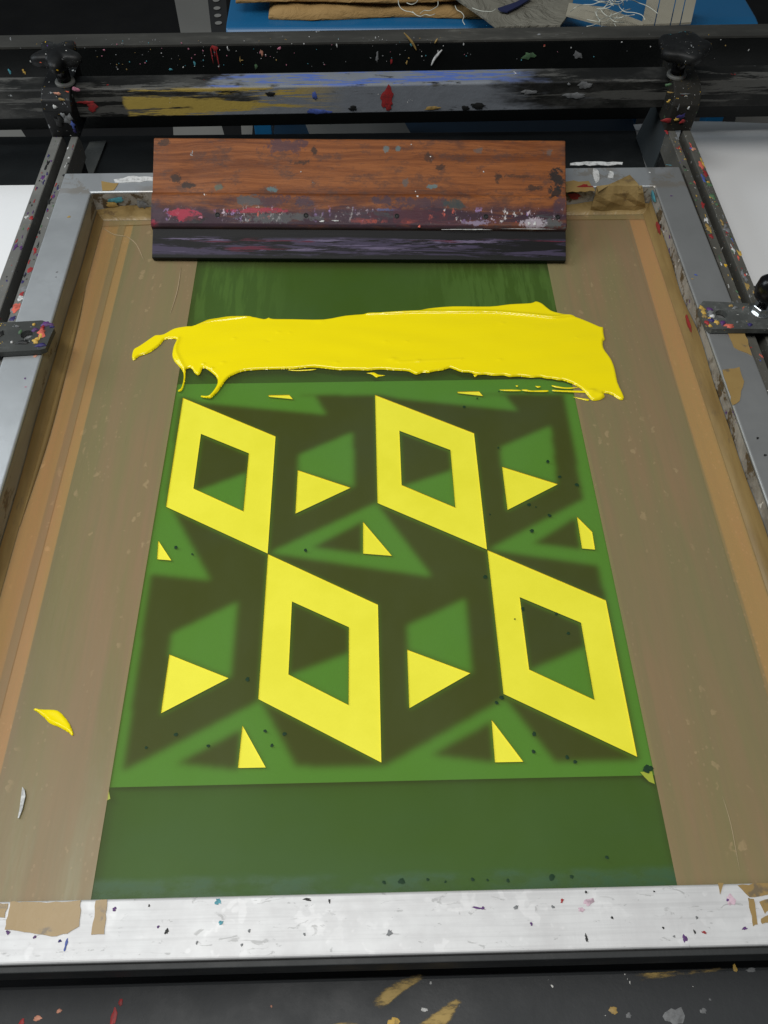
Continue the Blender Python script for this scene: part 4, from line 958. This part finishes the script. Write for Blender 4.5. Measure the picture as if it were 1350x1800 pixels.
for x, y, rx, ry, c in ((377, 84, 7, 5, 'red'), (382, 100, 1.3, 20, 'red'), (372, 95, 1.5, 15, 'red'), (377, 92, 1.2, 10, 'red'), (17, 126, 3, 5, 'teal'), (42, 126, 3, 5, 'yellow'), (54, 108, 2, 2, 'white'), (342, 112, 2, 6, 'teal'), (300, 122, 5, 2, 'teal'), (460, 93, 3, 7, 'orange'), (491, 85, 4, 3, 'pink'), (592, 80, 1.5, 4, 'white'), (183, 88, 2, 2, 'pink'),
                        (770, 92, 1.5, 4, 'white'), (723, 79, 3, 3, 'teal'), (688, 108, 2, 6, 'red'), (930, 98, 14, 7, 'green'), (1015, 97, 9, 8, 'grey'), (422, 105, 1, 6, 'ochre'), (424, 106, 4, 1, 'ochre'), (450, 117, 3, 6, 'green'), (400, 85, 1.5, 4, 'white'), (715, 110, 2, 4, 'ochre'), (957, 80, 2, 2, 'red'), (663, 100, 3, 10, 'grey'),
                        (1004, 84, 1.5, 1.5, 'white'), (957, 81, 2, 2, 'orange'), (1316, 88, 1.5, 2, 'white'), (1267, 70, 1.2, 1.2, 'white'), (815, 78, 1.5, 3, 'white'), (1093, 74, 1.5, 1.5, 'white')):
    s.add(ry_(x, y), (1, 0, 0), (0, 0, 1), (0, -1, 0), rx * .0006, ry * .00065, PAINT[c], .5, .0003, 12)
for _ in range(150):
    x = rnd.choice((rnd.uniform(0, 1340), rnd.gauss(420, 90), rnd.gauss(210, 50), rnd.gauss(700, 80))); y = rnd.uniform(72, 126) - x * .015; r = rnd.choice((.6, .7, .8, 1.0, 1.3))
    s.add(ry_(x, y), (1, 0, 0), (0, 0, 1), (0, -1, 0), r * .0007, r * rnd.uniform(.7, 1.8) * .0007, PAINT[rnd.choice(('white', 'white', 'grey', 'grey', 'ochre', 'pink', 'teal', 'grey'))], .4, .0003, 8)
s.build('paint_flecks', rt)
def curl(pts, r, c, y=None, z=None):
    P3 = [ry_(*p) for p in smooth_path(pts, 5)]
    n = len(P3); put('paint_curl', tube_mesh('paint_curl', [(a, b - .001, d) for a, b, d in P3], [r * math.sin(math.pi * (.1 + .8 * i / (n - 1))) for i in range(n)]), PAINT[c], rt)
curl([(758, 115), (763, 104), (770, 95), (777, 87)], .002, 'white'); curl([(710, 57), (720, 68), (727, 78), (732, 88)], .0017, 'ochre'); curl([(764, 76), (769, 67)], .0013, 'ochre')

# brackets lying on the table beside the frame
b1 = slab('bracket_plate', [PZ(*p, -.0475) for p in ((1118, 229), (1160, 226), (1225, 380), (1160, 380))], .002, m_aluR)
tag(b1, 'grey steel bracket plate on the black table beside the right rail', 'bracket')
b2 = slab('bracket_plate', [PZ(*p, -.0475) for p in ((158, 249), (187, 247), (150, 340), (110, 340))], .002, dark_metal('dull_bracket', (.1, .105, .1), (.16, .16, .15), .6, .05))
tag(b2, 'dark grey bracket plate on the black table beside the left rail', 'bracket')
s = Splats()
for x, y in ((1128, 234), (1135, 242), (1131, 238)): s.add(PZ(x, y, -.0472), (1, 0, 0), (0, 1, 0), (0, 0, 1), .005, .003, PAINT['white'], .6, .0004)
s.build('paint_flecks', b1)
b3 = thing('support_leg', 'dark blue grey steel web standing under the right post', 'support', (.415, .5, -.05))
prism('web_plate', [(.455, -.0485), (.44, .0285), (.520, .0285), (.555, -.0485)], .3965, .4000, grey_board('slate_paint', (.035, .045, .05), (.06, .07, .075)), b3, .0005)

# ------------------------------------------------------------------ white sheets on the table either side
def sheet(name, pts, label):
    n = len(pts); o = slab(name, pts, .0006, m_paper); return tag(o, label, 'paper')
sheet('paper_sheet', [(-.80, .4515, -.0485), (-.37, .4515, -.0485), (-.36, -.2, -.0485), (-.80, -.2, -.0485)], 'bright white paper lying left of the left rail')
top = [(.40 + .42 * i / 12, .589 + .006 * math.sin(i * .5) , -.0485 + .001 * math.sin(i * .8)) for i in range(13)]
sheet('paper_sheet', top + [(.82, .20, -.0485), (.41, .225, -.0485)], 'white paper with wavy far edge right of the right rail')

# flecks on the front board
s = Splats()
for x, y, rx, ry, c in ((200, 1788, 5, 12, 'red'), (212, 1762, 3, 6, 'red'), (38, 1797, 4, 5, 'red'), (104, 1777, 4, 3, 'orange'), (66, 1790, 6, 4, 'orange'), (757, 1728, 2, 2, 'white'), (1236, 1777, 5, 4, 'grey'), (1248, 1757, 2, 2, 'grey'), (1186, 1786, 16, 12, 'grey'), (1078, 1776, 6, 6, 'ochre'), (746, 1775, 5, 3, 'white'), (1292, 1702, 3, 6, 'yellow'), (692, 1796, 9, 6, 'yellow'), (477, 1769, 1.5, 2, 'orange'), (1320, 1705, 8, 3, 'grey'), (1105, 1785, 4, 4, 'grey')):
    s.add(PZ(x, y, -.0496), (1, 0, 0), (0, 1, 0), (0, 0, 1), rx * .00045, ry * .00045, PAINT[c], .35, .0003, 14)
s.build('paint_flecks', fb)
def smear_material():
    g = Mat('rubbed_ochre_paint', .6); X = g.xyz()
    n = g.noise(26, 7, .75, g.map((1, 3.5, 1), rot=(0, 0, -.6)))
    tr = g.node('ShaderNodeBsdfTransparent'); mx = g.node('ShaderNodeMixShader')
    uv = g.node('ShaderNodeVertexColor'); uv.layer_name = 'cover'
    g.plug(mx.inputs[0], g.thr(g.math('ADD', n, g.math('MULTIPLY', uv.outputs[0], .36)), .69, .92)); g.t.links.new(tr.outputs[0], mx.inputs[1]); g.t.links.new(g.b.outputs[0], mx.inputs[2]); g.t.links.new(mx.outputs[0], g.out.inputs[0])
    g.set('Base Color', g.mix(g.noise(40), (.30, .2, .05), (.48, .33, .09))); return g.m
m_smear = smear_material()
def smear(px, z, parent):
    c = np.mean(px, 0); ring = [PZ(*p, z) for p in smooth_path(list(px) + [px[0]], 5)[:-1]]; n = len(ring); cc = PZ(*c, z)
    me = mesh('paint_smear', ring + [tuple(np.array(r) * .45 + np.array(cc) * .55) for r in ring] + [cc], [(i, (i + 1) % n, n + (i + 1) % n, n + i) for i in range(n)] + [(n + i, n + (i + 1) % n, 2 * n) for i in range(n)])
    at = me.color_attributes.new('cover', 'FLOAT_COLOR', 'POINT')
    for i in range(2 * n + 1): q = 0 if i < n else 1; at.data[i].color = (q, q, q, 1)
    put('paint_smear', me, m_smear, parent)
smear([(640, 1775), (660, 1738), (720, 1705), (765, 1700), (760, 1715), (700, 1755), (660, 1790)], -.0495, fb)
smear([(715, 1810), (760, 1775), (815, 1738), (828, 1752), (800, 1785), (770, 1830)], -.0495, fb)
smear([(1090, 1712), (1180, 1703), (1290, 1697), (1297, 1706), (1200, 1718), (1110, 1728)], -.0495, fb)
smear([(560, 1800), (590, 1790), (650, 1798), (660, 1840), (580, 1840)], -.0495, fb)

# ------------------------------------------------------------------ things behind the press
tr = thing('blue_trolley', 'blue enamelled steel trolley behind the press', 'trolley', (.15, .95, -.8))
prism('top_tray', [(.780, -.03), (.775, -.004), (.783, .006), (.80, .008), (1.30, .008), (1.30, -.03)], -.222, .625, m_blue, tr, .003)
for x in (-.2, .60):
    box('leg', x, x + .03, .80, .83, -.8, -.0302, m_blue, tr)
    box('leg', x, x + .03, 1.25, 1.28, -.8, -.0302, m_blue, tr)
box('lower_shelf', -.21, .61, .86, 1.25, -.42, -.40, plain('shaded_blue_enamel', (.004, .03, .065), .6), tr)  # shelf colour darkened to paint in the shade it lies in
def parcel(x0, x1, y0, y1, z0, z1, label, sag):
    nx, ny = 40, 8; v = []; f = []
    def top(u, w_):
        e = min(1, min(u, 1 - u) * 16) ** .5; e2 = min(1, w_ * 5) ** .5
        return z0 + (z1 - z0) * (.25 + .75 * e * e2) + .0018 * math.sin(u * 23 + sag * 7) * e + .0012 * math.sin(u * 61 + w_ * 5)
    for j in range(ny + 1):
        for i in range(nx + 1):
            u, w_ = i / nx, j / ny; yo = .004 * math.sin(u * 9 + sag * 3) * (1 - w_)
            v.append((x0 + (x1 - x0) * u, y0 + (y1 - y0) * w_ + yo, top(u, w_)))
    for i in range(nx + 1):
        u = i / nx; v.append((x0 + (x1 - x0) * u, y0 + .004 * math.sin(u * 9 + sag * 3) + .003, z0))
    for j in range(ny):
        for i in range(nx): a = j * (nx + 1) + i; f.append((a, a + 1, a + nx + 2, a + nx + 1))
    k = (ny + 1) * (nx + 1)
    for i in range(nx): f.append((k + i, k + i + 1, i + 1, i))
    return tag(put('kraft_parcel', mesh('kraft_parcel', v, f, True), m_kraft), label, 'parcel', 'kraft paper packages on the trolley')
parcel(-.155, .23, .800, 1.02, .0082, .026, 'lowest brown kraft paper package on the blue trolley', 1)
parcel(-.205, .24, .812, 1.03, .0275, .043, 'brown kraft paper package lying on another package', 2)
parcel(-.19, .22, .830, 1.03, .0445, .062, 'topmost brown kraft package cut by the photo edge', 3)
def scrap(px, z, mat, label, th=.003, cat='scrap'):
    return tag(slab('cloth_scrap', [PZ(*p, z) for p in px], th, mat), label, cat, 'scraps on the trolley')
scrap([(785, -15), (1012, -20), (1003, 20), (985, 44), (930, 45), (872, 47), (850, 30)], .046, m_cloth, 'grey cloth draped beside the kraft packages')
scrap([(1000, 5), (1060, 12), (1130, 38), (1130, 44), (1060, 42), (995, 25)], .050, m_card, 'pale card strip slanting over the grey cloth')
for i, (a, b) in enumerate(((1128, 1150), (1152, 1178), (1180, 1195), (1197, 1215))):
    scrap([(a + 12, -15), (b + 12, -15), (b, 42 - i), (a, 43 - i)], .044 + .004 * i, m_card, ('leftmost', 'second from left', 'second from right', 'rightmost')[i] + ' of the pale card strips standing at the trolley end', .003, 'card strip')
scrap([(875, 14), (905, 4), (925, -6), (935, -4), (912, 10), (892, 20), (880, 18)], .052, grey_board('navy_rag', (.01, .015, .05), (.03, .035, .09)), 'small navy rag twisted on the grey cloth', .002, 'rag')
th_ = thing('thread_tangle', 'tangle of pale loose threads on the trolley scraps', 'thread', PZ(1075, 15, .05))
rr = random.Random(3)
for i in range(20):
    x, y = rr.uniform(1045, 1125), rr.uniform(-5, 28); a = rr.uniform(0, 6.28); pts = []
    for k in range(6):
        pts.append(PZ(x, y, .055 + rr.uniform(0, .02))); a += rr.uniform(-.9, .9); x += 16 * math.cos(a); y += 9 * math.sin(a)
    put('thread', tube_mesh('thread', smooth_path(pts, 4), .0006, 4), m_thread, th_)
t2 = thing('loose_threads', 'few pale threads hanging over the front of the kraft packages', 'thread', PZ(740, 20, .05))
for base in ((715, 5), (725, 20), (770, 2), (800, 10), (700, 0), (830, 14)):
    x, y = base; a = rr.uniform(0, 1.5); pts = []
    for k in range(6):
        pts.append(PZ(x, y, .066)); a += rr.uniform(-.8, .9); x += 9 * math.cos(a); y += 8 * math.sin(a)
    put('thread', tube_mesh('thread', smooth_path(pts, 4), .0006, 4), m_thread, t2)
# grey boards on the floor behind, seen through the gaps of the press
def far_board(px, z, label, mat=m_board):
    return tag(slab('grey_board', [PZ(*p, z) for p in px], .01, mat), label, 'board', 'grey boards behind the press')
far_board([(-80, 205), (22, 205), (45, 240), (-80, 240)], -.30, 'grey board below the beam at the far left')
far_board([(303, -20), (365, -20), (372, 60), (318, 60)], -.30, 'upright grey board left of the blue trolley')
far_board([(303, 195), (382, 195), (395, 240), (305, 240)], -.30, 'short grey board below the yellow smear of the beam')
far_board([(422, 195), (446, 195), (443, 240), (425, 240)], -.32, 'narrow grey board below the middle of the beam')
far_board([(530, 195), (700, 195), (725, 240), (548, 240)], -.34, 'wide grey board below the middle of the beam')
far_board([(1215, 175), (1270, 175), (1262, 225), (1205, 225)], -.30, 'grey board below the beam at the right paper')
far_board([(1300, 170), (1420, 170), (1420, 225), (1290, 225)], -.30, 'rightmost grey board below the beam')
far_board([(305, 118), (380, 117), (382, 140), (305, 140)], -.28, 'grey board glimpsed between beam and rear bar at left')
far_board([(408, 118), (436, 117), (436, 140), (408, 140)], -.28, 'tiny grey board glimpsed between beam and rear bar')
bs = thing('bracket_strip', 'black perforated steel strip left of the blue trolley', 'bracket', PZ(380, 20, -.05))
slab('strip', [PZ(*p, -.04) for p in ((363, -20), (396, -20), (402, 60), (372, 60))], .003, m_slot, bs)
for y in (0, 14, 27, 40):
    c = PZ(380 + y * .1, y, -.0385); slab('hole', [(c[0] + .006 * math.cos(a), c[1] + .006 * math.sin(a), c[2]) for a in [i * .5236 for i in range(12)]], .0005, m_board, bs)
